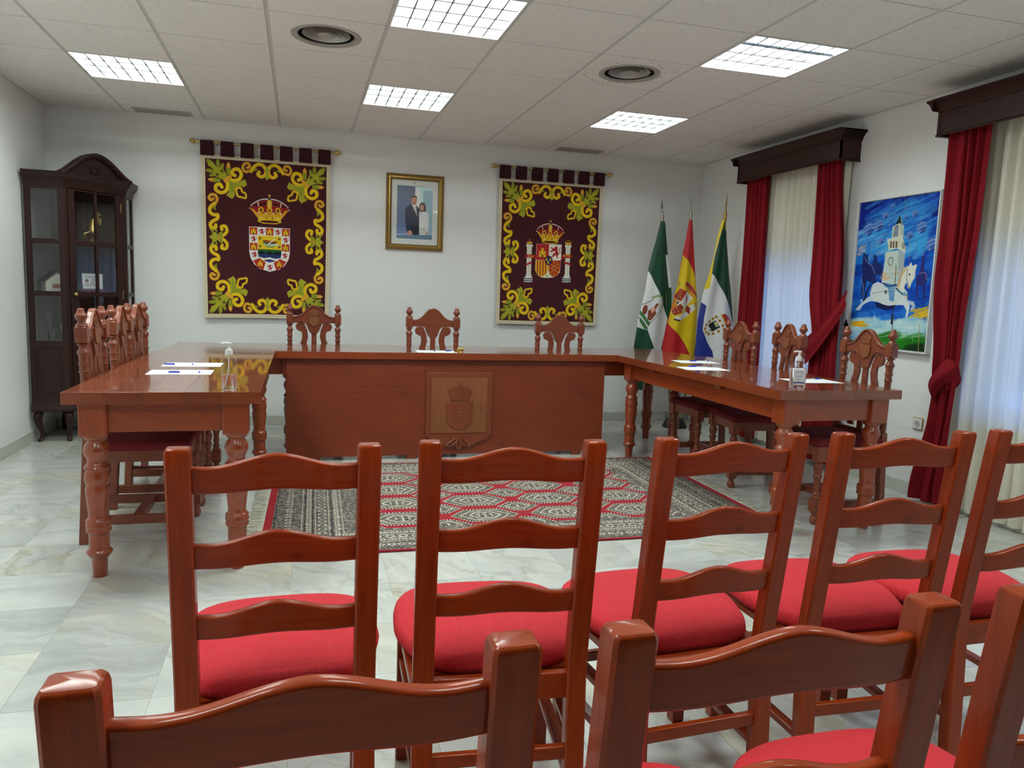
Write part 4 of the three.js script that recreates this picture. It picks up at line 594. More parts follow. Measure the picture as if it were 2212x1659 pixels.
function drawCrown(x, P, w) {   // P maps unit box (-0.5..0.5, 0 top..1 bottom) to canvas; w is the width in pixels
  const q = (a) => a.map(([u, v]) => P(u, v));
  poly(x, q([[-0.48, 0.40], [-0.42, 0.32], [-0.28, 0.28], [-0.1, 0.22], [0, 0.18], [0.1, 0.22], [0.28, 0.28], [0.42, 0.32], [0.48, 0.40], [0.44, 0.56], [0.34, 0.74], [-0.34, 0.74], [-0.44, 0.56]]), '#8a1418');
  poly(x, q([[-0.48, 0.40], [-0.36, 0.34], [-0.30, 0.36], [-0.28, 0.42], [-0.40, 0.44]]), '#3c0810'); poly(x, q([[0.48, 0.40], [0.36, 0.34], [0.30, 0.36], [0.28, 0.42], [0.40, 0.44]]), '#3c0810'); poly(x, q([[-0.26, 0.32], [-0.06, 0.26], [-0.06, 0.36], [-0.24, 0.40]]), '#3c0810'); poly(x, q([[0.26, 0.32], [0.06, 0.26], [0.06, 0.36], [0.24, 0.40]]), '#3c0810');
  poly(x, q([[-0.48, 0.50], [-0.40, 0.52], [-0.30, 0.66], [-0.22, 0.58], [-0.16, 0.66], [-0.08, 0.60], [0, 0.68], [0.08, 0.60], [0.16, 0.66], [0.22, 0.58], [0.30, 0.66], [0.40, 0.52], [0.48, 0.50], [0.36, 0.70], [0.30, 0.80], [-0.30, 0.80], [-0.36, 0.70]]), '#d09a14');
  for (const a of [-0.21, 0, 0.21]) { const [cx, cy] = P(a, 0.54); dot(x, cx, cy, w * 0.075, '#c8921a', w * 0.085); dot(x, cx, cy, w * 0.024, a ? '#1a1020' : '#8a1a10', w * 0.035); }
  { const [cx, cy] = P(0, 0.34); dot(x, cx, cy, w * 0.065, '#d6a41c', w * 0.13); for (let k = 0; k < 3; k++) dot(x, cx, cy - w * 0.06 + k * w * 0.05, w * 0.016, '#f0e6d0'); }
  for (const s of [-1, 1]) { for (let k = 0; k <= 13; k++) { const t = k / 13, [a, b] = P(s * (0.49 - 0.44 * t), 0.50 - 0.33 * Math.pow(Math.sin(t * Math.PI / 2), 0.62) + (t > 0.55 ? 0 : 0)); dot(x, a, b, w * 0.017, '#efe4d0'); } for (let k = 0; k < 4; k++) { const [a, b] = P(s * (0.285 - k * 0.004), 0.30 + k * 0.035); dot(x, a, b, w * 0.014, '#efe4d0'); } }
  poly(x, q([[-0.30, 0.78], [0.30, 0.78], [0.28, 0.86], [0.30, 0.92], [0.16, 0.985], [-0.16, 0.985], [-0.30, 0.92], [-0.28, 0.86]]), '#e0b020');
  { const [cx, cy] = P(0, 0.915); dot(x, cx, cy, w * 0.235, '#4a1206', w * 0.035); } for (const a of [-0.2, -0.07, 0.07, 0.2]) { const [cx, cy] = P(a, 0.80); dot(x, cx, cy, w * 0.018, Math.abs(a) > 0.1 ? '#f0e6d0' : '#2a1420'); }
  for (const a of [-0.28, -0.1, 0.1, 0.28]) { const [cx, cy] = P(a, 0.63); dot(x, cx, cy, w * 0.022, '#f0e6d8'); }
  { const [cx, cy] = P(0, 0.16), k = w * 0.028; dot(x, cx, cy, k * 1.4, '#202a40', k); x.fillStyle = '#d8b030'; x.fillRect(cx - k * 0.35, cy - k * 4.4, k * 0.7, k * 3.8); x.fillRect(cx - k * 1.3, cy - k * 3.4, k * 2.6, k * 0.8); }
}
// shared border of both tapestries, in units of 100 x 128
function tapestryBorder(x, k) {
  const B = (a, b) => [a * k, b * k];
  const W2 = 100, H2 = 128;
  x.fillStyle = WINE; x.fillRect(0, 0, W2 * k, H2 * k);
  for (let i = 0; i < 9000; i++) { x.fillStyle = i % 2 ? 'rgba(20,2,8,0.12)' : 'rgba(110,30,40,0.07)'; x.fillRect(rnd() * W2 * k, rnd() * H2 * k, 2, 2); }
  const quadrant = () => {
    const Y = (pts, w, c = GOLD) => { curve(x, pts.map(([a, b]) => B(a, b)), '#8a6410', (w + 0.5) * k); curve(x, pts.map(([a, b]) => B(a, b)), c, w * k); };
    const L = (pts, c = LEAF) => poly(x, pts.map(([a, b]) => B(a, b)), c);
    // corner leaf, pointing into the corner
    for (const [a, b, r, ang] of [[7.6, 7.2, 4.6, 0.8], [12.8, 6.6, 3.4, 1.5], [6.9, 12.6, 3.4, 0.1], [15.8, 8.6, 2.8, 1.9], [8.8, 15.6, 2.8, -0.3]]) { x.fillStyle = LEAF2; x.beginPath(); x.ellipse(...B(a, b), r * k, r * 0.45 * k, ang, 0, 7); x.fill(); }
    L([[5.2, 5.6], [8, 5.6], [11, 8.5], [14.5, 11.5], [19.5, 17], [18, 18.6], [12.6, 14], [8.6, 10.6], [5.2, 8.6]], LEAF); L([[9, 10], [16, 9.2], [20.5, 17], [17.6, 19.5], [9.4, 16]], LEAF);
    for (const [a, b] of [[15.6, 12.2], [12.0, 15.2]]) { dot(x, ...B(a, b), 2.0 * k, LEAF2); dot(x, ...B(a, b), 0.8 * k, WINE); }
    // buds
    L([[19, 7], [20.6, 4.6], [22, 7], [21.6, 12], [19.4, 12]], DEEP); L([[18.6, 9.5], [22.4, 9], [21.8, 14.6], [19.4, 14.6]], LEAF2); L([[7, 18], [4.6, 19.4], [7, 20.8], [12, 20.4], [12, 18.4]], DEEP); L([[9.4, 17.4], [9, 21.4], [14.4, 20.8], [14.4, 18.4]], LEAF2);
    // scrolls
    Y([[20.5, 18], [24, 19], [28.5, 17.6], [30.2, 13.6], [28, 10], [24.4, 10.6], [23.2, 13.6], [25.4, 15]], 2.5); Y([[19, 19.5], [19.8, 23.4], [18.4, 27.4], [14.6, 29], [11, 27], [11.2, 23.6], [14.2, 22.6], [15.4, 24.6]], 2.5);
    Y([[18, 19.4], [21.6, 16.2]], 2.6, DEEP);
    // leaf towards the middle and the small clover
    L([[20.4, 18.6], [25, 20.4], [29, 19.4], [33, 17.4], [34.6, 21.4], [32.4, 23.6], [29.4, 23.0], [27.6, 25.4], [24.8, 27.2], [25.4, 30.4], [23.2, 33.6], [18.4, 30.6], [20.6, 28.4], [20.8, 24]], LEAF); L([[21.5, 20], [30, 21.4], [25.4, 23.2], [23, 30], [21.6, 25]], LEAF2);
    Y([[26, 25.2], [29.6, 24.4], [30.8, 27.2], [33.2, 28.6], [33.4, 32], [30.2, 31.6], [27.6, 31], [26.6, 28.6], [26, 25.2]], 1.3);
    // half of the top piece (mirrored at x = 50)
    Y([[36.6, 10.6], [33.2, 11.4], [31.4, 8.6], [32.6, 5.4], [35.8, 5.0], [36.6, 7.4], [34.8, 8.2]], 1.8, DEEP); L([[36.6, 11.4], [38.6, 7.2], [40.4, 5.2], [41.2, 8.2], [43.2, 9.2], [39.8, 10.6]], LEAF2); Y([[37.6, 10.8], [39.6, 7.6], [43, 5.0], [46.6, 5.4], [48.8, 8.4], [48.6, 12.4], [45.8, 14.6], [43.0, 13.0], [43.8, 11.0]], 2.4); L([[48.9, 7], [50.1, 5.6], [50.1, 17.4], [48.2, 15], [49.2, 11.4], [48, 9.6]], LEAF);
    // side scroll (mirrored at y = 64)
    Y([[10.2, 37.6], [11.8, 34.6], [10.4, 31.2], [7.2, 31.0], [5.6, 33.6], [7.2, 35.2], [8.8, 34.0]], 1.9, DEEP); L([[11.8, 37.4], [7.6, 38.6], [6.0, 40.4], [9.2, 42], [10.6, 43.6], [10.6, 40]], LEAF2); Y([[10.0, 37.4], [6.6, 40.6], [6.2, 44.4], [9.4, 46.6], [12.0, 46.4], [11.6, 49.4], [8.6, 51.2], [6.4, 53.6], [7.0, 56.4], [10.0, 56.6], [10.4, 54.4]], 2.4);
    // half of the side middle
    Y([[13.2, 63.8], [16.4, 62.0], [18.8, 58.8], [17.6, 55.2], [14.6, 55.6], [15.0, 57.8]], 2.2); L([[5.4, 57.6], [8, 57.4], [11.4, 58.4], [10.6, 61.2], [13, 63], [13, 64.1], [4.8, 64.1], [7.6, 62], [7.4, 59.6]], LEAF); L([[12, 61], [15.4, 58.6], [15.4, 64.1], [11, 64.1]], LEAF2); dot(x, ...B(9.4, 59.4), 0.9 * k, WINE); Y([[12.6, 63], [12.6, 64.2]], 1.0, DEEP);
  };
  for (const [sx, sy] of [[1, 1], [-1, 1], [1, -1], [-1, -1]]) { x.save(); x.translate(sx < 0 ? W2 * k : 0, sy < 0 ? H2 * k : 0); x.scale(sx, sy); quadrant(); x.restore(); }
  x.strokeStyle = '#c9bda0'; x.lineWidth = 3.1 * k; x.strokeRect(1.55 * k, 1.55 * k, W2 * k - 3.1 * k, H2 * k - 3.1 * k);
  x.fillStyle = '#a4977c'; for (let a = 3; a < W2 - 2; a += 1.4) { x.fillRect(a * k, 1.3 * k, 0.5 * k, 0.5 * k); x.fillRect(a * k, (H2 - 1.8) * k, 0.5 * k, 0.5 * k); } for (let b = 3; b < H2 - 2; b += 1.4) { x.fillRect(1.3 * k, b * k, 0.5 * k, 0.5 * k); x.fillRect((W2 - 1.8) * k, b * k, 0.5 * k, 0.5 * k); }
}
const tapestryBoat = canvasTex(900, 1152, (x) => {
  const k = 9; tapestryBorder(x, k);
  const T = (X, Y) => { const px = 500 + X * 0.1326, py = 400 + Y * 0.1326; return [(px - 437) / 2.75 * k + 0.2 * k, (py - 335 - 0.075 * (px - 437)) / 2.75 * k]; }, mp = (a) => a.map(([p, q]) => T(p, q));
  drawCrown(x, (u, v) => T(595 + u * 650, 165 + v * 500 + u * 48), 650 * 0.1326 / 2.75 * k);
  const U = (a, b) => T(262 + a * 665, 692 + b * 740 + a * 50), up = (l) => l.map(([a, b]) => U(a, b)), S = 665 * 0.1326 / 2.75 * k;
  poly(x, up([[0, 0], [1, 0], [1, 0.55], [0.97, 0.7], [0.88, 0.84], [0.74, 0.94], [0.5, 1], [0.26, 0.94], [0.12, 0.84], [0.03, 0.7], [0, 0.55]]), '#e4ddd0');
  const RED = '#a52a16'; const cell = (a, b, w, h, lion) => { if (!lion) poly(x, up([[a, b], [a + w, b], [a + w, b + h], [a, b + h]]), RED); const [cx, cy] = U(a + w / 2, b + h / 2); lion ? drawLion(x, cx, cy, S * 0.17) : drawCastle(x, cx, cy, S * 0.14); };
  for (let i = 0; i < 5; i++) cell(0.015 + i * 0.197, 0.012, 0.185, 0.165, i % 2 === 1);
  for (const a of [0.015, 0.80]) { cell(a, 0.185, 0.185, 0.165, true); cell(a, 0.36, 0.185, 0.165, false); cell(a + (a < 0.5 ? 0.02 : -0.02), 0.54, 0.185, 0.165, true); }
  poly(x, up([[0.09, 0.76], [0.25, 0.70], [0.40, 0.80], [0.34, 0.965], [0.2, 0.90]]), RED); poly(x, up([[0.91, 0.76], [0.75, 0.70], [0.60, 0.80], [0.66, 0.965], [0.8, 0.90]]), RED);
  drawCastle(x, ...U(0.265, 0.82), S * 0.13); drawCastle(x, ...U(0.735, 0.82), S * 0.13); drawLion(x, ...U(0.5, 0.90), S * 0.17);
  const inner = [[0.21, 0.19], [0.79, 0.19], [0.79, 0.58], [0.77, 0.68], [0.68, 0.76], [0.5, 0.79], [0.32, 0.76], [0.23, 0.68], [0.21, 0.58]]; poly(x, up(inner), '#e2b414');
  poly(x, up([[0.21, 0.495], [0.79, 0.495], [0.79, 0.58], [0.77, 0.68], [0.23, 0.68], [0.21, 0.58]]), '#175a26'); poly(x, up([[0.22, 0.59], [0.79, 0.60], [0.76, 0.70], [0.24, 0.69]]), '#1e2c66');
  for (const a of [0.30, 0.5, 0.70]) { const [cx, cy] = U(a, 0.575); dot(x, cx, cy, S * 0.088, '#101a12', S * 0.045); }
  poly(x, up([[0.235, 0.665], [0.36, 0.70], [0.5, 0.67], [0.64, 0.71], [0.765, 0.675], [0.70, 0.75], [0.58, 0.735], [0.46, 0.71], [0.32, 0.745]]), '#e8e4dc'); poly(x, up([[0.34, 0.755], [0.5, 0.715], [0.66, 0.755], [0.5, 0.79]]), '#2a3580');
  poly(x, up([[0.33, 0.30], [0.47, 0.335], [0.60, 0.33], [0.69, 0.30], [0.66, 0.40], [0.56, 0.445], [0.44, 0.44], [0.36, 0.39]]), '#1b6a35'); poly(x, up([[0.33, 0.285], [0.45, 0.29], [0.60, 0.31], [0.695, 0.30], [0.64, 0.35], [0.5, 0.36], [0.38, 0.34]]), '#8f3a1a'); curve(x, up([[0.37, 0.375], [0.46, 0.41], [0.58, 0.405], [0.66, 0.36]]), '#efe9da', S * 0.022);
  curve(x, up([[0.46, 0.38], [0.62, 0.25]]), '#efe6d2', S * 0.02); curve(x, up([[0.46, 0.375], [0.72, 0.40]]), '#efe6d2', S * 0.02);
  for (const [a, b] of [[0.265, 0.255], [0.735, 0.25], [0.265, 0.43], [0.735, 0.43]]) { const [cx, cy] = U(a, b); for (let i = 0; i < 5; i++) dot(x, cx + Math.cos(i * 1.257) * S * 0.022, cy + Math.sin(i * 1.257) * S * 0.022, S * 0.013, '#4a3a08'); }
}, 1.3);
const tapestryPillars = canvasTex(900, 1152, (x) => {
  const k = 9; tapestryBorder(x, k);
  const T = (X, Y) => { const px = 1110 + X * 0.10246, py = 460 + Y * 0.10246; return [(px - 1076) / 2.24 * k + 0.4 * k, (py - 385 - 0.07 * (px - 1076)) / 2.45 * k]; }, mp = (a) => a.map(([p, q]) => T(p, q)), sx = 0.10246 / 2.24 * k;
  drawCrown(x, (u, v) => T(747 + u * 600, 155 + v * 515 + u * 40), 600 * sx);
  const sh = [[465, 655], [1005, 685], [1000, 1180], [985, 1290], [930, 1350], [850, 1385], [720, 1395], [590, 1375], [500, 1320], [455, 1220], [452, 1150]]; poly(x, mp(sh), '#e6dcc6');
  poly(x, mp([[472, 660], [733, 673], [733, 1010], [460, 1000]]), '#a52020'); drawCastle(x, ...T(597, 850), 165 * sx, '#e2ac16', '#1a1a2a');
  drawLion(x, ...T(870, 835), 260 * sx, '#a01f24'); curve(x, mp([[880, 705], [920, 708]]), '#d8b020', 12 * sx);
  poly(x, mp([[462, 1008], [733, 1012], [733, 1200], [700, 1300], [640, 1350], [590, 1368], [510, 1315], [460, 1220], [455, 1150]]), '#e2ac1c');
  for (let i = 0; i < 4; i++) { const a = 488 + i * 58; poly(x, mp([[a, 1010], [a + 28, 1011], [a + 30, i > 2 ? 1300 : 1340], [a + 4, i < 1 ? 1300 : i > 2 ? 1335 : 1355]]), '#9c2a12'); }
  poly(x, mp([[745, 1020], [998, 1024], [995, 1200], [960, 1320], [890, 1368], [830, 1368], [770, 1320], [735, 1220]]), '#a12a12');
  { const c = [862, 1190]; for (let i = 0; i < 8; i++) { const a = i * Math.PI / 4; curve(x, mp([c, [c[0] + Math.cos(a) * 108, c[1] + Math.sin(a) * 140]]), '#e0a428', 7 * sx, 'butt'); for (const r of [0.4, 0.75]) dot(x, ...T(c[0] + Math.cos(a) * 108 * r, c[1] + Math.sin(a) * 140 * r), 10 * sx, '#e0a428'); } const ring = []; for (let i = 0; i <= 32; i++) ring.push([c[0] + Math.cos(i * 0.19635) * 112, c[1] + Math.sin(i * 0.19635) * 150]); curve(x, mp(ring), '#e0a428', 8 * sx); dot(x, ...T(...c), 16 * sx, '#1c2050'); }
  poly(x, mp([[640, 1365], [715, 1290], [790, 1372], [715, 1390]]), '#ddd6b8'); dot(x, ...T(715, 1350), 14 * sx, '#8a8a20'); poly(x, mp([[680, 1372], [750, 1372], [715, 1358]]), '#6a7a20');
  dot(x, ...T(735, 1018), 88 * sx, '#8a1c22', 96 * sx); dot(x, ...T(735, 1018), 76 * sx, '#1c1c4c', 86 * sx); for (const [a, b] of [[695, 1000], [770, 1003], [730, 1065]]) poly(x, mp([[a - 18, b - 28], [a + 18, b - 28], [a + 10, b], [a + 20, b + 26], [a - 20, b + 26], [a - 10, b]]), '#e4c428');
  for (const [cx, top, name, side] of [[315, 660, 'PLVS', -1], [1145, 690, 'VLTRA', 1]]) {
    const d = top - 660, col = (pts, c) => poly(x, pts.map(([a, b]) => T(cx + a, b + d)), c);
    col([[-68, 662], [72, 672], [72, 705], [52, 730], [52, 1300], [72, 1335], [62, 1375], [-72, 1365], [-60, 1325], [-46, 1290], [-50, 725], [-66, 700]], '#ded6c4'); for (const a of [-18, 6, 28]) { x.strokeStyle = '#9a948a'; x.lineWidth = 4 * sx; x.beginPath(); x.moveTo(...T(cx + a, 680 + d)); x.lineTo(...T(cx + a, 1340 + d)); x.stroke(); }
    for (let i = 0; i < 5; i++) { const b = 1378 + i * 20 + d; curve(x, [[-96, b], [-50, b - 8], [0, b + 6], [50, b - 6], [88, b + 4]].map(([a, q]) => T(cx + a, q)), i % 2 ? '#161a24' : '#eceae4', 18 * sx, 'butt'); }
    if (side < 0) { col([[-58, 655], [-68, 625], [-40, 635], [-50, 598], [-20, 622], [0, 585], [8, 620], [40, 598], [36, 635], [68, 625], [54, 658]], '#d0a020'); curve(x, [T(cx + 4, 590), T(cx + 4, 548)], '#d8c070', 8 * sx); } else { col([[-56, 690 - 30], [-72, 610], [-40, 575], [0, 560], [46, 578], [74, 615], [56, 662]], '#d0a020'); for (const a of [-36, 0, 36]) dot(x, ...T(cx + a, 625 + d - 30), 15 * sx, WINE, 26 * sx); }
    const band = side < 0 ? [[-85, 890], [-40, 880], [60, 880], [150, 905], [150, 970], [50, 955], [-40, 948], [-80, 965]] : [[-135, 890], [-50, 870], [60, 880], [88, 885], [88, 955], [10, 950], [-60, 958], [-140, 985]]; col(band.map(([a, b]) => [a, b + (side > 0 ? -8 : 0)]), '#a0201a');
    col(side < 0 ? [[-68, 1085], [-20, 1060], [40, 1030], [72, 1018], [68, 1060], [20, 1090], [-40, 1110], [-70, 1140]] : [[-80, 995], [-40, 1030], [20, 1040], [70, 1065], [78, 1120], [20, 1090], [-40, 1070], [-76, 1050]], '#a51c30');
    const [tx, ty] = T(cx + (side < 0 ? 32 : -25), side < 0 ? 922 : 925); x.fillStyle = '#f0b030'; x.font = 'bold ' + Math.round(54 * sx) + 'px sans-serif'; x.textAlign = 'center'; x.textBaseline = 'middle'; x.fillText(name, tx, ty);
  }
}, 1.3);
function tapestry(tex, x0, x1, label, rodLabel, sag) {
  const yT = 2.322, yB = 0.958, w = x1 - x0, cx = (x0 + x1) / 2, t = thing('tapestry', label, 'tapestry', [cx, 0, 0]);
  const cloth = std({ map: tex, roughness: 0.9, side: THREE.DoubleSide }), wine = std({ color: C(0.045, 0.004, 0.010), roughness: 0.95, map: clothTex, side: THREE.DoubleSide });
  const bulge = (u, v) => 0.030 + 0.012 * v * v + 0.005 * Math.sin(u * 6 + sag) * v + 0.004 * Math.sin(v * 5 + sag), pull = (v) => 1 - 0.022 * v + (sag ? 0.006 : 0) * Math.sin(v * 3);
  part('cloth', sheet(30, 40, (u, v) => [(u - 0.5) * w * pull(v), yT - (yT - yB) * v - 0.008 * sag * v * Math.pow(2 * u - 1, 2), bulge(u, v)]), cloth, t);
  part('lining', sheet(10, 14, (u, v) => [(u - 0.5) * w * pull(v) * 0.995, yT - 0.004 - (yT - yB - 0.01) * v, bulge(u, v) - 0.005]), M.white, t);
  const tw = 0.103;
  for (let i = 0; i < 7; i++) { const a = -w / 2 + tw / 2 + (w - tw) * i / 6; part('tab', sheet(6, 20, (u, v) => { const s = v * 2 - 1, yy = Math.abs(s); return yy > 0.16 ? [a + (u - 0.5) * tw * (1 + 0.06 * yy), 2.418 + 0.006 - (yy - 0.16) / 0.84 * 0.112, 0.048 + Math.sign(-s) * (-0.0152) * (1 - 0.4 * yy)] : [a + (u - 0.5) * tw, 2.424 + 0.011 * Math.cos(yy / 0.16 * Math.PI / 2), 0.048 + s / 0.16 * 0.0148]; }), wine, t); }
  const r = thing('tapestry_rod', rodLabel, 'curtain rod', [cx, 2.418, 0.048]);
  part('rod', new THREE.CylinderGeometry(0.011, 0.011, w + 0.06, 16).rotateZ(Math.PI / 2), M.oldBrass, r);
  for (const s of [-1, 1]) { part('finial', lathe([[0.011, 0], [0.013, 0.004], [0.010, 0.010], [0.020, 0.020], [0.024, 0.032], [0.018, 0.046], [0.006, 0.054], [0, 0.055]], 18).rotateZ(-s * Math.PI / 2).translate(s * (w / 2 + 0.030), 0, 0), M.brass, r); part('bracket', merge([new THREE.TorusGeometry(0.014, 0.004, 8, 20).rotateY(Math.PI / 2), bar([0, -0.012, 0], [0, -0.012, -0.046], 0.008, 0.008, 0.002)]).translate(s * (w / 2 - 0.125) + 0.005, 0, 0), M.brass, r); }
}
tapestry(tapestryBoat, 1.163, 2.222, 'wine tapestry with gold scroll border and a boat shield under a crown', 'brass rod carrying the tapestry with the boat shield', 1);
tapestry(tapestryPillars, 3.757, 4.803, 'wine tapestry with gold scroll border and a crowned shield between two pillars', 'brass rod carrying the tapestry with two pillars', 0);

// ---------------------------------------------------------------- framed pictures
function sweepRect(w, h, prof) {   // mitred frame in the x-y plane; prof: [inset from the outer edge, height]
  const P = [], I = [], n = prof.length;
  for (const [e, z] of prof) for (const [sx, sy] of [[-1, -1], [1, -1], [1, 1], [-1, 1]]) P.push(sx * (w / 2 - e), sy * (h / 2 - e), z);
  for (let r = 0; r < n - 1; r++) for (let i = 0; i < 4; i++) { const a = r * 4 + i, b = r * 4 + (i + 1) % 4; I.push(a, b, a + 4, b, b + 4, a + 4); }
  const g = new THREE.BufferGeometry(); g.setAttribute('position', new THREE.Float32BufferAttribute(P, 3)); g.setAttribute('uv', new THREE.Float32BufferAttribute(new Float32Array(P.length / 3 * 2), 2)); g.setIndex(I); return toCreasedNormals(g, 0.4);
}
{
  const w = 0.525, h = 0.676, t = thing('framed_portrait', 'framed colour portrait of a couple in a beaded gilt frame', 'picture', [2.975, 1.949, 0]);
  part('frame', sweepRect(w, h, [[0, 0], [0, 0.026], [0.004, 0.030], [0.017, 0.028], [0.021, 0.024], [0.026, 0.030], [0.032, 0.031], [0.040, 0.022], [0.044, 0.020], [0.050, 0.017], [0.051, 0.006]]), M.gilt, t);
  part('outer_edge', sweepRect(w - 0.006, h - 0.006, [[0, 0.0285], [0.0005, 0.0302], [0.014, 0.0292], [0.0145, 0.0275]]), M.giltDark, t);
  const beads = [], bead = new THREE.SphereGeometry(0.0046, 7, 5); for (let k = 0; k < 36; k++) for (const s of [-1, 1]) { if (k < 28) beads.push(bead.clone().translate(-w / 2 + 0.018 + k * (w - 0.036) / 27, s * (h / 2 - 0.011), 0.030)); beads.push(bead.clone().translate(s * (w / 2 - 0.011), -h / 2 + 0.018 + k * (h - 0.036) / 35, 0.030)); }
  part('beading', merge(beads), M.brass, t).userData.kind = 'stuff';
  part('inner_edge', sweepRect(w - 0.088, h - 0.088, [[0, 0.0205], [0.001, 0.0215], [0.006, 0.019], [0.0065, 0.016]]), M.giltDark, t);
  part('mount', box(-w / 2 + 0.045, w / 2 - 0.045, -h / 2 + 0.045, h / 2 - 0.045, 0.002, 0.008), std({ color: C(0.80, 0.82, 0.78), roughness: 0.8 }), t);
  const tex = canvasTex(480, 700, (x, W0, H0) => {
    const Q = quad([[457, 393], [1070, 432], [1057, 1325], [452, 1300]], W0, H0), mp = (l) => l.map(([a, b]) => Q(a, b)), D2 = (a, b, r, c, ry) => dot(x, ...Q(a, b), r * 0.79, c, ry ? ry * 0.79 : undefined);
    let g = x.createLinearGradient(0, 0, 0, H0); g.addColorStop(0, '#4e5a70'); g.addColorStop(0.6, '#566685'); g.addColorStop(1, '#62789a'); x.fillStyle = g; x.fillRect(0, 0, W0, H0);
    poly(x, mp([[768, 420], [1075, 432], [1062, 1250], [760, 1240]]), '#a9bfc9'); poly(x, mp([[905, 485], [1070, 500], [1062, 1250], [895, 1245]]), '#7f9aa6'); poly(x, mp([[768, 440], [830, 445], [880, 800], [760, 760]]), '#c3d4dc');
    poly(x, mp([[450, 1235], [1060, 1245], [1060, 1330], [450, 1305]]), '#566f86'); poly(x, mp([[450, 1225], [640, 1222], [640, 1240], [450, 1245]]), '#8fa4be');
    poly(x, mp([[700, 705], [760, 745], [800, 750], [838, 800], [838, 1240], [735, 1245], [700, 1170], [645, 1195], [622, 1180], [600, 990], [594, 870], [604, 790], [640, 760]]), '#20263e'); poly(x, mp([[700, 1010], [838, 1000], [838, 1240], [735, 1245], [705, 1180]]), '#181b2c');
    poly(x, mp([[700, 705], [722, 690], [780, 745], [802, 915], [770, 860]]), '#dfe0de'); poly(x, mp([[750, 755], [766, 752], [800, 905], [796, 925], [772, 860]]), '#a89a80');
    D2(748, 655, 50, '#a8765e', 70); poly(x, mp([[695, 640], [700, 585], [745, 570], [795, 585], [803, 650], [790, 610], [745, 598], [712, 610]]), '#2e211c'); poly(x, mp([[712, 690], [748, 705], [784, 690], [775, 725], [748, 735], [722, 725]]), '#96654f'); D2(728, 650, 7, '#3a2620', 5); D2(766, 650, 7, '#3a2620', 5); curve(x, mp([[735, 697], [765, 697]]), '#7c4038', 3.4);
    poly(x, mp([[640, 1185], [690, 1162], [712, 1190], [722, 1240], [700, 1235], [690, 1250], [672, 1262], [655, 1255], [636, 1240]]), '#a87a68');
    poly(x, mp([[850, 850], [880, 860], [970, 845], [998, 880], [1003, 1060], [992, 1150], [985, 1190], [958, 1190], [950, 1130], [836, 1130], [836, 1000], [834, 880]]), '#cfd2c2'); poly(x, mp([[838, 1132], [955, 1134], [950, 1240], [842, 1240]]), '#a9b2a8'); curve(x, mp([[836, 1131], [955, 1133]]), '#5a6260', 3);
    poly(x, mp([[850, 850], [890, 850], [865, 900]]), '#c0907a'); D2(888, 770, 52, '#4a2e24', 78); poly(x, mp([[830, 800], [850, 730], [880, 690], [930, 700], [955, 780], [945, 850], [920, 850], [925, 780], [850, 850]]), '#3f2820'); D2(884, 780, 33, '#b88872', 50); D2(870, 770, 5, '#3a2620', 4); D2(897, 770, 5, '#3a2620', 4); curve(x, mp([[874, 806], [894, 806]]), '#8a3f38', 4); poly(x, mp([[958, 1190], [985, 1190], [985, 1225], [970, 1240], [952, 1225]]), '#a87a68');
  }, 1.7);
  part('print', box(-0.163, 0.163, -0.237, 0.237, 0.008, 0.0086), std({ map: tex, roughness: 0.5 }), t).position.y = 0.0;
  part('crest_mark', extrude(shapeOf([[-0.011, 0.009], [-0.006, 0.002], [0.006, 0.002], [0.011, 0.009], [0.005, 0.007], [0, 0.012], [-0.005, 0.007]]), 0.0008, 0).translate(0, 0.258, 0.008), std({ color: C(0.25, 0.23, 0.18), roughness: 0.6 }), t);
  part('pane', box(-w / 2 + 0.050, w / 2 - 0.050, -h / 2 + 0.050, h / 2 - 0.050, 0.0105, 0.012), M.glass, t);
}
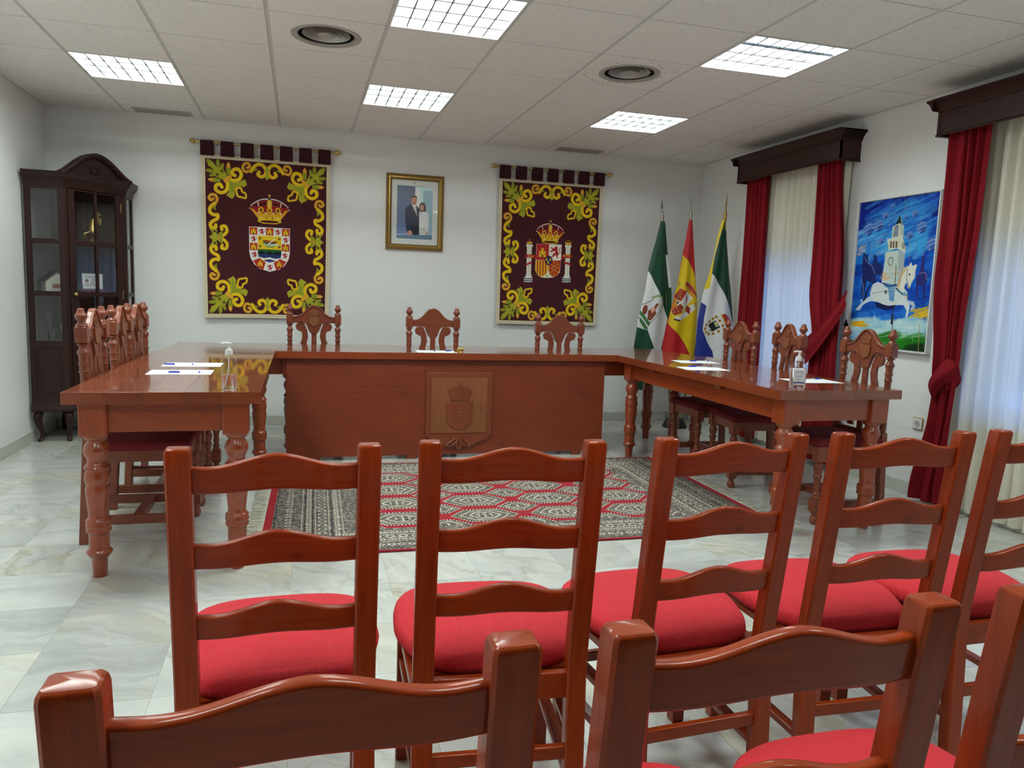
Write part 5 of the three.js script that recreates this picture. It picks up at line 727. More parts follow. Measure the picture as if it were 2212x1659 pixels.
{
  const w = 0.735, h = 1.045, t = thing('wall_painting', 'blue painting of a carousel horse and a clock tower in a white frame', 'painting', [W, 1.472, 2.69], -Math.PI / 2);
  part('frame', sweepRect(w, h, [[0, 0], [0, 0.042], [0.009, 0.042], [0.009, 0.026], [0.014, 0.026], [0.014, 0.0]]), std({ color: C(0.82, 0.83, 0.82), roughness: 0.5 }), t);
  const tex = canvasTex(1000, 1440, (x, W0, H0) => {
    const Q = quad([[163, 218], [890, 95], [768, 1558], [74, 1512]], W0, H0), mp = (l) => l.map(([a, b]) => Q(a, b)), D2 = (a, b, r, c, ry) => dot(x, ...Q(a, b), r * 1.36, c, (ry ?? r) * 1.1), S = (pts, c, wd) => curve(x, mp(pts), c, wd * 1.3);
    x.fillStyle = '#0d3fb0'; x.fillRect(0, 0, W0, H0);
    const main = x, small = document.createElement('canvas'); small.width = 125; small.height = 180; const sx = small.getContext('2d'); sx.scale(0.125, 0.125);
    const brushOn = (cx, n, x0, x1, y0, y1, cols, len, wd, sl, al = 0.3) => { for (let i = 0; i < n; i++) { const a = x0 + rnd() * (x1 - x0), b = y0 + rnd() * (y1 - y0), l = len * (0.5 + rnd()); cx.globalAlpha = al * (0.5 + rnd()); curve(cx, mp([[a, b], [a + l, b - l * sl]]), cols[Math.floor(rnd() * cols.length)], wd * (0.5 + rnd())); } cx.globalAlpha = 1; };
    const brush = (...q) => brushOn(main, ...q);
    sx.fillStyle = '#0d3fb0'; sx.fillRect(0, 0, W0, H0);
    for (const q of [[300, 20, 880, 60, 520, ['#06146e', '#0a0a66', '#041c84', '#0632b0'], 150, 90, 0.45], [260, 20, 880, 480, 1150, ['#0d55c4', '#1070d6', '#0a3ab0', '#1a86dc', '#0a2a90'], 140, 80, 0.35], [70, 180, 700, 250, 560, ['#2a86d8', '#3fa0e0', '#1d6fd0'], 190, 60, 0.62], [70, 100, 700, 500, 740, ['#3aa4e4', '#58b6ea', '#8cc8ee'], 110, 46, 0.5], [120, 40, 800, 1130, 1310, ['#1a72d8', '#3a94e4', '#1050bc', '#0f3ca4'], 120, 60, 0.25], [150, 40, 800, 1300, 1450, ['#a8d4e0', '#c4e2e4', '#8cc4dc', '#d8ece8'], 130, 60, 0.18], [120, 300, 800, 1440, 1600, ['#1f7a1c', '#2c8c1e', '#17601a', '#3f9a2a'], 120, 60, 0.30], [60, 580, 800, 1520, 1610, ['#0c2a10', '#123c16'], 110, 50, 0.22], [30, 40, 300, 1470, 1530, ['#5aa050', '#86bc80', '#3f8a3a'], 80, 36, 0.1]]) brushOn(sx, ...q, 0.4);
    x.imageSmoothingEnabled = true; x.drawImage(small, 0, 0, W0, H0);
    brush(160, 60, 880, 90, 520, ['#0a1c86', '#10107a', '#0632b0', '#0c44c0'], 130, 16, 0.45, 0.16); brush(120, 60, 880, 480, 1150, ['#0d55c4', '#1a86dc', '#0a2a90'], 120, 14, 0.35, 0.16); brush(60, 200, 740, 200, 540, ['#3fa0e0', '#6abcec'], 130, 8, 0.62, 0.25); brush(50, 60, 800, 1280, 1450, ['#d8ece8', '#8cc4dc'], 120, 10, 0.18, 0.3);
    brush(26, 76, 200, 1310, 1345, ['#f0b818', '#e8a814'], 60, 14, 0.12, 0.7); brush(34, 620, 790, 1190, 1260, ['#f0c020', '#e6b012', '#f4d050'], 80, 13, 0.45, 0.7); brush(16, 130, 200, 620, 700, ['#d0a8a0', '#c8b8c0'], 40, 14, 0.5, 0.4);
    for (const [a, b, r] of [[240, 455, 52], [330, 420, 46], [390, 325, 28], [455, 240, 18], [474, 313, 11], [456, 353, 11], [570, 258, 11], [572, 335, 16], [660, 300, 28], [722, 425, 44], [612, 500, 30], [355, 560, 26], [392, 500, 15], [816, 580, 48], [430, 415, 12]]) {   // striped balloons
      const [px, py] = Q(a, b), R1 = r * 1.36, R2 = r * 1.25; x.save(); x.beginPath(); x.ellipse(px, py, R1, R2, 0, 0, 7); x.clip(); x.fillStyle = '#2a58b4'; x.fillRect(px - R1, py - R2, 2 * R1, 2 * R2); x.globalAlpha = 0.85;
      for (let i = -3; i <= 3; i++) { x.strokeStyle = i % 2 ? '#c4d8f0' : '#7ca4dc'; x.lineWidth = R1 * 0.13; x.beginPath(); x.ellipse(px + i * R1 * 0.07, py + i * R2 * 0.30, R1 * 1.1, R2 * 0.35, -0.25, 3.3, 6.1); x.stroke(); } x.globalAlpha = 0.5; x.fillStyle = '#12307c'; x.beginPath(); x.ellipse(px + R1 * 0.5, py + R2 * 0.5, R1 * 0.7, R2 * 0.6, 0, 0, 7); x.fill(); x.restore();
    }
    for (const a of [[265, 580, 250, 790], [330, 540, 322, 690], [620, 520, 612, 760], [672, 540, 660, 720], [742, 620, 730, 820], [560, 150, 575, 250]]) S([[a[0], a[1]], [a[2], a[3]]], '#a89a50', 2.2);
    // dark horses behind
    for (const [dx, dy, k] of [[0, 0, 1], [95, 10, 0.7]]) poly(x, mp([[195, 680], [205, 668], [212, 690], [235, 690], [245, 780], [290, 785], [312, 830], [316, 930], [290, 950], [230, 930], [205, 1060], [190, 1100], [178, 1060], [186, 930], [190, 850], [184, 800], [190, 740]].map(([a, b]) => [195 + dx + (a - 195) * k, 680 + dy + (b - 680) * k])), dx ? '#1c2c68' : '#1a2460');
    S([[205, 710], [235, 760], [280, 800], [300, 860]], '#5a6cb0', 8); S([[180, 910], [200, 1000], [190, 1080]], '#8a9ad0', 5); dot(x, ...Q(185, 1110), 16, '#c0cce0', 12);
    poly(x, mp([[735, 690], [755, 680], [750, 820], [778, 860], [775, 930], [755, 960], [765, 1090], [750, 1080], [735, 960], [700, 960], [690, 1090], [678, 1050], [680, 880], [710, 830]]), '#2a2f78'); S([[700, 850], [760, 840], [772, 900]], '#8a6aa8', 7);
    // tower
    poly(x, mp([[400, 660], [520, 640], [510, 960], [365, 940]]), '#c8d4cc'); poly(x, mp([[515, 640], [572, 670], [560, 900], [505, 960]]), '#9fb4bc'); brush(60, 385, 500, 660, 930, ['#d8dcc8', '#a8d4dc', '#e0b890', '#b8ccc4', '#8cc0dc'], 34, 22, 0.1); brush(14, 345, 410, 850, 920, ['#e8b070', '#e0a060'], 30, 16, 0.2); brush(20, 505, 560, 700, 900, ['#c4b09c', '#9ab0c0', '#d8a888'], 24, 14, 0.1);
    poly(x, mp([[410, 548], [548, 515], [580, 610], [575, 665], [500, 625], [425, 642]]), '#d2d4bc'); for (const a of [438, 462, 488]) poly(x, mp([[a, 562], [a + 16, 558], [a + 14, 618], [a - 2, 622]]), '#7a5a48'); for (const a of [548, 562]) poly(x, mp([[a, 560], [a + 8, 575], [a + 8, 630], [a, 620]]), '#5a6a70');
    poly(x, mp([[458, 425], [520, 392], [560, 412], [556, 510], [450, 530]]), '#ced2bc'); poly(x, mp([[474, 425], [512, 408], [508, 510], [462, 520]]), '#586a80'); for (let i = 0; i < 5; i++) S([[470, 440 + i * 17], [508, 432 + i * 17]], '#c8d0d0', 4); poly(x, mp([[520, 392], [560, 412], [556, 510], [530, 505]]), '#b4c0b8'); S([[410, 548], [548, 515]], '#e8e6d0', 6); S([[425, 642], [505, 625], [575, 665]], '#e0e0c8', 5);
    poly(x, mp([[480, 408], [522, 320], [550, 400], [520, 392]]), '#1c2c34'); poly(x, mp([[524, 322], [550, 400], [534, 392]]), '#98a850'); S([[522, 320], [527, 280]], '#9ab0c0', 2);
    D2(444, 745, 25, '#30363c', 38); D2(444, 745, 20, '#ccd6d4', 32); S([[444, 745], [444, 725]], '#30363c', 3); S([[444, 745], [436, 765]], '#30363c', 3);
    // white carousel horse
    S([[495, 780], [470, 1360]], '#4a4a38', 7); S([[468, 1230], [462, 1310]], '#28303c', 18);
    poly(x, mp([[285, 960], [330, 935], [400, 960], [490, 975], [560, 970], [600, 1020], [598, 1090], [570, 1140], [500, 1140], [430, 1160], [340, 1120], [270, 1110], [262, 1040]]), '#d4dcdc'); poly(x, mp([[300, 1120], [430, 1150], [500, 1140], [480, 1180], [400, 1190], [330, 1170]]), '#12204c');
    poly(x, mp([[270, 1060], [300, 1100], [230, 1130], [200, 1150], [170, 1200], [130, 1200], [145, 1175], [185, 1130], [230, 1090]]), '#c6d6e4'); poly(x, mp([[560, 1070], [600, 1080], [625, 1140], [615, 1210], [600, 1258], [585, 1250], [596, 1190], [570, 1140], [500, 1130]]), '#dbe4e6'); poly(x, mp([[590, 1090], [660, 1105], [675, 1150], [640, 1190], [630, 1170], [650, 1145], [620, 1125]]), '#b8c8e4');
    poly(x, mp([[500, 990], [530, 880], [565, 800], [610, 780], [632, 745], [642, 780], [685, 762], [670, 830], [668, 880], [640, 930], [620, 990], [600, 980], [598, 930], [580, 950], [560, 1030]]), '#e4e4d8'); S([[590, 800], [550, 860], [520, 940], [515, 985]], '#d8b478', 16); S([[560, 810], [540, 880], [530, 960]], '#b88a50', 6); D2(618, 858, 7, '#20242c', 9); S([[600, 810], [592, 900], [612, 960]], '#3a4654', 4); S([[604, 965], [622, 985]], '#404850', 6);
    poly(x, mp([[382, 945], [420, 955], [470, 950], [500, 960], [490, 985], [480, 1110], [440, 1105], [425, 990], [390, 975]]), '#5f96c8'); S([[385, 945], [425, 970], [500, 955]], '#1c3264', 9); S([[280, 1040], [340, 1030], [420, 1010]], '#6a7a80', 4); D2(405, 1028, 12, '#3c4c58', 18); S([[500, 990], [560, 1040], [600, 1050]], '#38688c', 14); D2(575, 1035, 13, '#6ab0c4', 16); D2(595, 1060, 10, '#d0b060', 12);
    S([[268, 965], [240, 1010], [225, 1070], [205, 1110]], '#141c40', 14); S([[262, 980], [225, 1040], [215, 1100]], '#0e1430', 10); S([[715, 1310], [708, 1555]], '#b0a060', 5); S([[305, 1245], [335, 1330]], '#d0dce8', 7); S([[658, 1400], [656, 1460]], '#90c890', 4);
    brush(40, 520, 600, 1020, 1120, ['#d0dce0', '#e8e8e0', '#b4c8dc'], 14, 5, 0.6); brush(60, 290, 480, 985, 1130, ['#e0e4e0', '#c0ccd4', '#b0c4d8'], 22, 7, 0.3);
  }, 1.05);
  part('canvas', box(-w / 2 + 0.013, w / 2 - 0.013, -h / 2 + 0.013, h / 2 - 0.013, 0.004, 0.032), std({ color: C(0.25, 0.27, 0.4), roughness: 0.7 }), t);
  part('painted_face', box(-w / 2 + 0.0132, w / 2 - 0.0132, -h / 2 + 0.0132, h / 2 - 0.0132, 0.032, 0.0325), phys({ map: tex, roughness: 0.6, specularIntensity: 0.35 }), t);
}
// ---------------------------------------------------------------- flags on one stand
const FLAGS = [
  { z: 0.42, tip: [5.242, 2.178], top: [5.258, 1.985], rows: [[310, 345, 382, 1.972, 5.243, 5.288], [450, 310, 395, 1.818, 5.21, 5.314], [600, 265, 408, 1.654, 5.166, 5.341], [720, 233, 420, 1.522, 5.135, 5.364], [900, 205, 437, 1.322, 5.113, 5.398], [1000, 178, 435, 1.211, 5.087, 5.403], [1150, 140, 430, 1.042, 5.051, 5.408], [1400, 100, 420, 0.761, 5.019, 5.414], [1600, 80, 400, 0.534, 5.007, 5.404], [1777, 110, 300, 0.40, 5.056, 5.292]] },
  { z: 0.47, tip: [5.522, 2.221], top: [5.527, 2.011], rows: [[295, 588, 615, 1.999, 5.513, 5.546], [450, 557, 622, 1.83, 5.487, 5.567], [600, 522, 628, 1.664, 5.455, 5.586], [750, 497, 634, 1.498, 5.435, 5.605], [900, 465, 645, 1.332, 5.407, 5.631], [1000, 440, 650, 1.22, 5.383, 5.645], [1150, 395, 645, 1.051, 5.339, 5.651], [1420, 345, 632, 0.746, 5.296, 5.657], [1700, 340, 640, 0.50, 5.311, 5.69]] },
  { z: 0.82, tip: [5.688, 2.217], top: [5.682, 1.982], rows: [[295, 868, 900, 1.979, 5.653, 5.691], [450, 825, 905, 1.816, 5.614, 5.71], [600, 797, 915, 1.658, 5.592, 5.734], [760, 757, 925, 1.488, 5.557, 5.76], [880, 715, 938, 1.36, 5.516, 5.786], [1000, 690, 948, 1.232, 5.495, 5.808], [1150, 662, 958, 1.07, 5.473, 5.833], [1420, 640, 960, 0.778, 5.468, 5.85], [1700, 650, 960, 0.50, 5.501, 5.86]] },
];
function flagTexture(rows, w, h, draw) {   // points read off the hanging cloth, laid out flat across it
  const y0 = rows[0][3], y1 = rows.at(-1)[3];
  const at = (X, Y) => { let i = 1; while (i < rows.length - 1 && Y > rows[i][0]) i++; const a = rows[i - 1], b = rows[i], t = Math.max(0, Math.min(1, (Y - a[0]) / (b[0] - a[0]))), l = a[1] + (b[1] - a[1]) * t, r = a[2] + (b[2] - a[2]) * t, yy = a[3] + (b[3] - a[3]) * t; return [(X - l) / (r - l) * w, (y0 - yy) / (y0 - y1) * h]; };
  return canvasTex(w, h, (x) => draw(x, at, (l) => { const out = []; for (let i = 0; i < l.length; i++) { const a = l[i], b = l[(i + 1) % l.length]; for (let k = 0; k < 8; k++) out.push(at(a[0] + (b[0] - a[0]) * k / 8, a[1] + (b[1] - a[1]) * k / 8)); } return out; }), 1.5);
}
const FT = [
  flagTexture(FLAGS[0].rows, 420, 900, (x, at, mp) => {
    x.fillStyle = '#0f3d26'; x.fillRect(0, 0, 420, 900);
    poly(x, mp([[232, 735], [255, 780], [300, 880], [350, 1010], [392, 1130], [400, 1160], [340, 1410], [300, 1700], [180, 1790], [275, 1410], [240, 1300], [215, 1215], [120, 1210], [160, 1040], [200, 900]]), '#cfd3d6'); poly(x, mp([[385, 596], [406, 593], [436, 872], [414, 878]]), '#d4d8da');
    curve(x, [[258, 950], [300, 938], [340, 965], [352, 1010], [330, 1075]].map((p) => at(...p)), '#3e6a44', 13); curve(x, [[258, 950], [300, 938], [340, 965], [352, 1010], [330, 1075]].map((p) => at(...p)), '#d8c890', 4);
    curve(x, [[262, 965], [205, 1000], [160, 1030]].map((p) => at(...p)), '#40506a', 4); curve(x, [[325, 1080], [270, 1130], [225, 1170]].map((p) => at(...p)), '#40506a', 4);
    poly(x, mp([[148, 1085], [160, 1070], [200, 1110], [238, 1160], [215, 1212], [190, 1210], [150, 1160]]), '#3e6a3c'); curve(x, [[150, 1110], [190, 1150], [222, 1195]].map((p) => at(...p)), '#d8dcc8', 9); dot(x, ...at(195, 1055), 30, '#7a3a1e', 26); poly(x, mp([[220, 1060], [260, 1030], [290, 1000], [305, 1010], [275, 1060], [285, 1090], [240, 1140], [215, 1130]]), '#7a3a22'); poly(x, mp([[240, 1050], [270, 1020], [275, 1055], [250, 1080]]), '#c89a80');
  }),
  flagTexture(FLAGS[1].rows, 420, 900, (x, at, mp) => {
    x.fillStyle = '#a9161c'; x.fillRect(0, 0, 420, 900);
    poly(x, mp([[528, 590], [560, 640], [600, 700], [632, 775], [650, 850], [650, 1100], [640, 1450], [650, 1790], [560, 1450], [530, 1370], [470, 1260], [400, 1160], [440, 1000], [470, 880], [500, 740]]), '#e0ac08');
    poly(x, mp([[500, 870], [605, 970], [560, 1040], [520, 1080], [460, 1100], [425, 1075], [430, 1000], [455, 940]]), '#e6d4b0'); poly(x, mp([[500, 872], [548, 915], [500, 985], [450, 945]]), '#9a2418'); poly(x, mp([[548, 918], [602, 970], [548, 1040], [500, 988]]), '#dcd4cc'); drawLion(x, ...at(550, 985), 62, '#a03a7a'); poly(x, mp([[450, 948], [495, 988], [455, 1040], [425, 1060], [432, 1000]]), '#c47a1c'); poly(x, mp([[495, 1005], [520, 1050], [500, 1090], [450, 1098], [430, 1065], [460, 1030]]), '#8a2418');
    for (const [a, b] of [[470, 1040], [480, 1070], [450, 1070], [500, 1060]]) dot(x, ...at(a, b), 6, '#e0a828'); dot(x, ...at(478, 992), 17, '#dcd8d0', 13); dot(x, ...at(478, 992), 12, '#1c1c30', 9); drawCastle(x, ...at(495, 930), 44, '#7a5a18', '#2a1206');
    poly(x, mp([[545, 825], [600, 860], [642, 930], [640, 965], [600, 955], [555, 915], [528, 870]]), '#9c1c18'); for (let k = 0; k < 9; k++) dot(x, ...at(545 + k * 11.5, 822 + k * 10 + (k > 5 ? 8 : 0)), 5, '#e4dcc8'); for (let k = 0; k < 6; k++) dot(x, ...at(545 + k * 17, 868 + k * 15), 9, '#d8a828'); curve(x, [[530, 865], [570, 915], [640, 962]].map((p) => at(...p)), '#caa028', 12);
    poly(x, mp([[600, 1020], [640, 1000], [640, 1030], [560, 1130], [490, 1165], [450, 1140], [460, 1115], [520, 1100]]), '#d8d4c8'); poly(x, mp([[550, 1035], [582, 1060], [575, 1115], [540, 1090]]), '#8a2a20'); curve(x, [[448, 1130], [490, 1160]].map((p) => at(...p)), '#1a1a1a', 8); curve(x, [[455, 1115], [500, 1150]].map((p) => at(...p)), '#ece8dc', 6); poly(x, mp([[605, 1010], [640, 985], [648, 1030], [620, 1040]]), '#b89028');
    curve(x, [[470, 870], [485, 850], [490, 820]].map((p) => at(...p)), '#c8a860', 16); poly(x, mp([[478, 845], [505, 850], [500, 815], [482, 820]]), '#a8902c');
  }),
  flagTexture(FLAGS[2].rows, 420, 900, (x, at, mp) => {
    x.fillStyle = '#cfd3d8'; x.fillRect(0, 0, 420, 900);
    poly(x, mp([[885, 300], [905, 300], [915, 600], [940, 900], [960, 1150], [950, 1150], [920, 1060], [860, 930], [800, 800], [775, 750], [800, 620], [840, 450]]), '#0e3826'); poly(x, mp([[860, 290], [888, 290], [868, 360], [838, 450], [798, 620], [776, 752], [752, 880], [712, 884], [757, 760], [797, 600], [825, 450]]), '#e2b00c'); poly(x, mp([[888, 300], [902, 300], [898, 382], [884, 380]]), '#d8a80c');
    poly(x, mp([[692, 990], [724, 1028], [706, 1130], [694, 1230], [730, 1350], [770, 1440], [800, 1700], [640, 1790], [630, 1450], [645, 1200], [665, 1090]]), '#182a78');
    poly(x, mp([[700, 1190], [800, 1120], [865, 1235], [770, 1300], [730, 1290], [700, 1250]]), '#ded8c8'); for (const [a, b] of [[722, 1195], [748, 1175], [775, 1155], [800, 1140], [822, 1170], [842, 1205], [850, 1235], [812, 1262], [776, 1285], [742, 1282], [712, 1225], [720, 1258]]) { const [p, q] = at(a, b); x.fillStyle = '#a88434'; x.fillRect(p - 13, q - 8, 26, 16); x.fillStyle = '#6a2a1c'; x.fillRect(p - 5, q - 4, 10, 8); }
    poly(x, mp([[740, 1200], [795, 1170], [825, 1225], [778, 1265], [748, 1255]]), '#141c18'); poly(x, mp([[780, 1185], [800, 1180], [815, 1220], [795, 1225]]), '#a8b070'); curve(x, [[752, 1250], [745, 1225], [760, 1250]].map((p) => at(...p)), '#e8e8e0', 5);
    poly(x, mp([[835, 1120], [860, 1095], [900, 1115], [925, 1140], [920, 1180], [880, 1205], [850, 1170]]), '#a02a1c'); curve(x, [[835, 1120], [855, 1160], [880, 1205]].map((p) => at(...p)), '#c89a34', 12); for (let k = 0; k < 6; k++) dot(x, ...at(862 + k * 12, 1096 + k * 13), 4.5, '#e4dcc8');
  }),
];
{
  const names = ['green and white flag with a figure crest on a spear-tipped pole', 'red and yellow striped flag with a crown crest on a spear-tipped pole', 'white, yellow, green and blue flag with a small shield crest on a spear-tipped pole'], foot = [[5.475, 0.40], [5.515, 0.43], [5.545, 0.47]];
  FLAGS.forEach((f, n) => {
    const t = thing('flag', names[n], 'flag', [foot[n][0], 0, foot[n][1]], 0, 'flags on the floor stand'), b = [0, 0.095, 0], rel = (x, y, z) => [x - foot[n][0], y, z - foot[n][1]];
    const tipB = rel(f.top[0], f.top[1], f.z), tip = rel(f.tip[0], f.tip[1], f.z), dir = V(...tip).sub(V(...tipB)).normalize(), q = new THREE.Quaternion().setFromUnitVectors(V(0, 1, 0), dir), len = V(...tip).distanceTo(V(...tipB));
    part('pole', tube([b, tipB], 0.0125, 2, 12), M.oldBrass, t);
    const hd = (g) => { g.applyQuaternion(q); return g.translate(...tipB); };
    part('socket', hd(lathe([[0.014, -0.01], [0.016, 0], [0.0165, 0.05], [0.012, 0.056], [0.008, 0.062], [0.011, 0.070], [0.013, 0.078], [0.008, 0.086], [0.005, 0.09]], 14)), n === 2 ? M.brass : M.silver, t);
    const L = len - 0.085, sp = [[0, 0.085], [0.020, 0.085 + L * 0.30], [0, 0.085 + L]].map(([r, y]) => [r, y]); part('spearhead', hd(toCreasedNormals(lathe([[0.003, 0.085], [0.021, 0.085 + L * 0.30], [0.001, 0.085 + L]], 4).scale(1, 1, 0.45).rotateY(0.35 + n * 0.3), 0.3)), n === 2 ? M.brass : M.silver, t);
    const rows = f.rows, y0 = rows[0][3], y1 = rows.at(-1)[3];
    const cloth = sheet(48, 60, (u, v) => {
      const y = y0 + (y1 - y0) * v; let i = 1; while (i < rows.length - 1 && y < rows[i][3]) i++; const a = rows[i - 1], c = rows[i], t2 = Math.max(0, Math.min(1, (y - a[3]) / (c[3] - a[3]))), l = a[4] + (c[4] - a[4]) * t2, r = a[5] + (c[5] - a[5]) * t2, open = Math.min(1, v * 2.2);
      const zz = f.z - 0.0 + open * (0.020 * Math.sin(u * 5.2 + v * 2 + n) + 0.010 * Math.sin(u * 12 + v * 3 + n * 2)) + 0.055 * open * Math.sin(Math.PI * u) + (1 - open) * 0.016 * Math.sin(Math.PI * u);
      return rel(l + (r - l) * u, y - 0.03 * v * Math.sin(u * 6 + n), zz);
    });
    part('cloth', cloth, phys({ map: FT[n], roughness: 0.55, sheen: 0.3, sheenRoughness: 0.4, side: THREE.DoubleSide }), t);
  });
  const s = thing('flag_stand', 'black ribbed flag stand with gilt collar holding three poles', 'flag stand', [5.51, 0, 0.435]);
  part('base', lathe([[0, 0], [0.115, 0], [0.12, 0.010], [0.115, 0.022], [0.104, 0.026], [0.108, 0.034], [0.104, 0.044], [0.094, 0.048], [0.098, 0.056], [0.094, 0.066], [0.084, 0.070], [0.086, 0.078], [0.08, 0.088], [0.066, 0.092], [0, 0.092]], 36), M.iron, s);
  part('collar', lathe([[0.064, 0.09], [0.068, 0.10], [0.060, 0.13], [0.055, 0.20], [0.060, 0.205], [0.060, 0.215], [0.052, 0.218]], 28), M.oldBrass, s);
}

// ---------------------------------------------------------------- rug
{
  const L = 2.80, Wd = 1.84, t = thing('patterned_rug', 'black and cream patterned rug with red lattice and pale fringe', 'rug', [3.190, 0, 2.61], -0.02);
  const tex = canvasTex(2000, 1314, (x, w, h) => {
    const k = w / L; x.fillStyle = '#4a4641'; x.fillRect(0, 0, w, h);
    const speck = (x0, y0, x1, y1, n) => { for (let i = 0; i < n; i++) { const a = x0 + rnd() * (x1 - x0), b = y0 + rnd() * (y1 - y0), q = rnd(); x.fillStyle = q > 0.52 ? '#a39a8c' : q > 0.3 ? '#7d756a' : '#1d1b1a'; if (rnd() < 0.5) x.fillRect(a, b, 3 + rnd() * 3, 2 + rnd() * 2); else { x.lineWidth = 1.6; x.strokeStyle = x.fillStyle; x.beginPath(); x.arc(a, b, 2 + rnd() * 4, 0, 5); x.stroke(); } } };
    speck(0, 0, w, h, 52000);
    // border bands of small rings and lines
    const bands = [[0.05, '#1c1a19'], [0.19, '#b0a698'], [0.205, '#1c1a19'], [0.245, '#1c1a19'], [0.26, '#b0a698'], [0.33, '#b0a698'], [0.345, '#1c1a19'], [0.40, '#a89e90']];
    for (const [m, c] of bands) { x.strokeStyle = c; x.lineWidth = 3; const e = m * 0.72; x.strokeRect(m * k, e * k, w - 2 * m * k, h - 2 * e * k); }
    for (const [m, r, st] of [[0.225, 0.012, 0.036], [0.295, 0.020, 0.066], [0.37, 0.011, 0.034], [0.12, 0.014, 0.05]]) { const e = m * 0.72, ring = (a, b) => { x.lineWidth = 4; x.strokeStyle = '#c2b8a8'; x.beginPath(); x.ellipse(a, b, r * k, r * 0.8 * k, 0, 0, 7); x.stroke(); x.fillStyle = '#1a1817'; x.beginPath(); x.arc(a, b, r * 0.4 * k, 0, 7); x.fill(); }; for (let a = m; a < L - m; a += st) { ring(a * k, e * k); ring(a * k, h - e * k); } for (let b = e; b < Wd - e; b += st) { ring(m * k, b * k); ring(w - m * k, b * k); } }
    // field: red ground with medallions
    const fx0 = 0.50, fx1 = L - 0.42, fy0 = 0.30, fy1 = Wd - 0.34; x.save(); x.beginPath(); for (let i = 0; i <= 8; i++) { const y = fy0 + (fy1 - fy0) * i / 8; x.lineTo((fx0 + (i % 2 ? 0.10 : 0)) * k, y * k); } for (let i = 8; i >= 0; i--) { const y = fy0 + (fy1 - fy0) * i / 8; x.lineTo((fx1 - (i % 2 ? 0.10 : 0)) * k, y * k); } x.closePath(); x.fillStyle = '#86131f'; x.fill(); x.clip();
    const medal = (cx, cy, a, b, cut, small) => {
      const pts = [[-a, 0], [-a * cut, -b], [a * cut, -b], [a, 0], [a * cut, b], [-a * cut, b]].map(([p, q]) => [(cx + p) * k, (cy + q) * k]); x.save(); x.beginPath(); pts.forEach((p, i) => (i ? x.lineTo(...p) : x.moveTo(...p))); x.closePath(); x.fillStyle = '#57514a'; x.fill(); x.clip(); speck((cx - a) * k, (cy - b) * k, (cx + a) * k, (cy + b) * k, Math.round(a * b * 26000)); x.restore();
      x.save(); x.setLineDash([7, 7]); x.lineWidth = 7; x.strokeStyle = '#d0c6b4'; x.beginPath(); pts.forEach((p, i) => (i ? x.lineTo(...p) : x.moveTo(...p))); x.closePath(); x.stroke(); x.lineDashOffset = 7; x.strokeStyle = '#141212'; x.stroke(); x.restore();
      for (const s of small ? [0.62] : [0.72, 0.46]) { x.lineWidth = 4; x.strokeStyle = s > 0.6 ? '#c8beac' : '#d8cebc'; x.beginPath(); pts.forEach(([p, q], i) => { const X = cx * k + (p - cx * k) * s, Y = cy * k + (q - cy * k) * s; i ? x.lineTo(X, Y) : x.moveTo(X, Y); }); x.closePath(); x.stroke(); }
      for (let i = 0; i < (small ? 4 : 12); i++) { const an = i / (small ? 4 : 12) * 6.283; dot(x, cx * k + Math.cos(an) * a * 0.22 * k, cy * k + Math.sin(an) * b * 0.24 * k, small ? 4 : 5, i % 2 ? '#c8bfae' : '#1a1817'); } dot(x, cx * k, cy * k, 5, '#d0c8b8');
    };
    const sx = 0.46, sy = 0.30; for (let j = -1; j < 6; j++) for (let i = -1; i < 6; i++) medal(fx0 + 0.22 + i * sx, fy0 + 0.14 + j * sy, 0.192, 0.112, 0.52, false);
    for (let j = -1; j < 6; j++) for (let i = -1; i < 6; i++) medal(fx0 + 0.22 + (i + 0.5) * sx, fy0 + 0.14 + (j + 0.5) * sy, 0.120, 0.088, 0.30, true);
    x.restore();
    // red edging
    x.fillStyle = '#8c1420'; x.fillRect(0, 0, 0.040 * k, h); x.fillRect(w - 0.040 * k, 0, 0.040 * k, h); x.fillRect(0, 0, w, 0.016 * k); x.fillRect(0, h - 0.016 * k, w, 0.016 * k);
  }, 1.35);
  part('pile', new THREE.PlaneGeometry(L, Wd, 1, 1).rotateX(-Math.PI / 2).translate(0, 0.0101, 0), std({ map: tex, roughness: 0.95 }), t);
  part('backing', rbox(-L / 2, L / 2, 0, 0.010, -Wd / 2, Wd / 2, 0.003, 1), std({ color: C(0.25, 0.02, 0.03), roughness: 0.95 }), t);
  for (const s of [-1, 1]) { const g = []; for (let i = 0; i < 210; i++) { const z = -Wd / 2 + 0.008 + i * (Wd - 0.016) / 209, dz = (rnd() - 0.5) * 0.03, l = 0.065 + rnd() * 0.025; g.push(tube([[s * (L / 2 - 0.004), 0.006, z], [s * (L / 2 + l * 0.5), 0.005 + rnd() * 0.006, z + dz * 0.4 + (rnd() - 0.5) * 0.014], [s * (L / 2 + l), 0.003, z + dz]], 0.0024, 4, 4)); } g.push(rbox(s < 0 ? -L / 2 - 0.022 : L / 2, s < 0 ? -L / 2 : L / 2 + 0.022, 0.001, 0.007, -Wd / 2, Wd / 2, 0.002, 1)); part('fringe', merge(g), std({ color: C(0.62, 0.58, 0.47), roughness: 0.95 }), t).userData.kind = 'stuff'; }
}

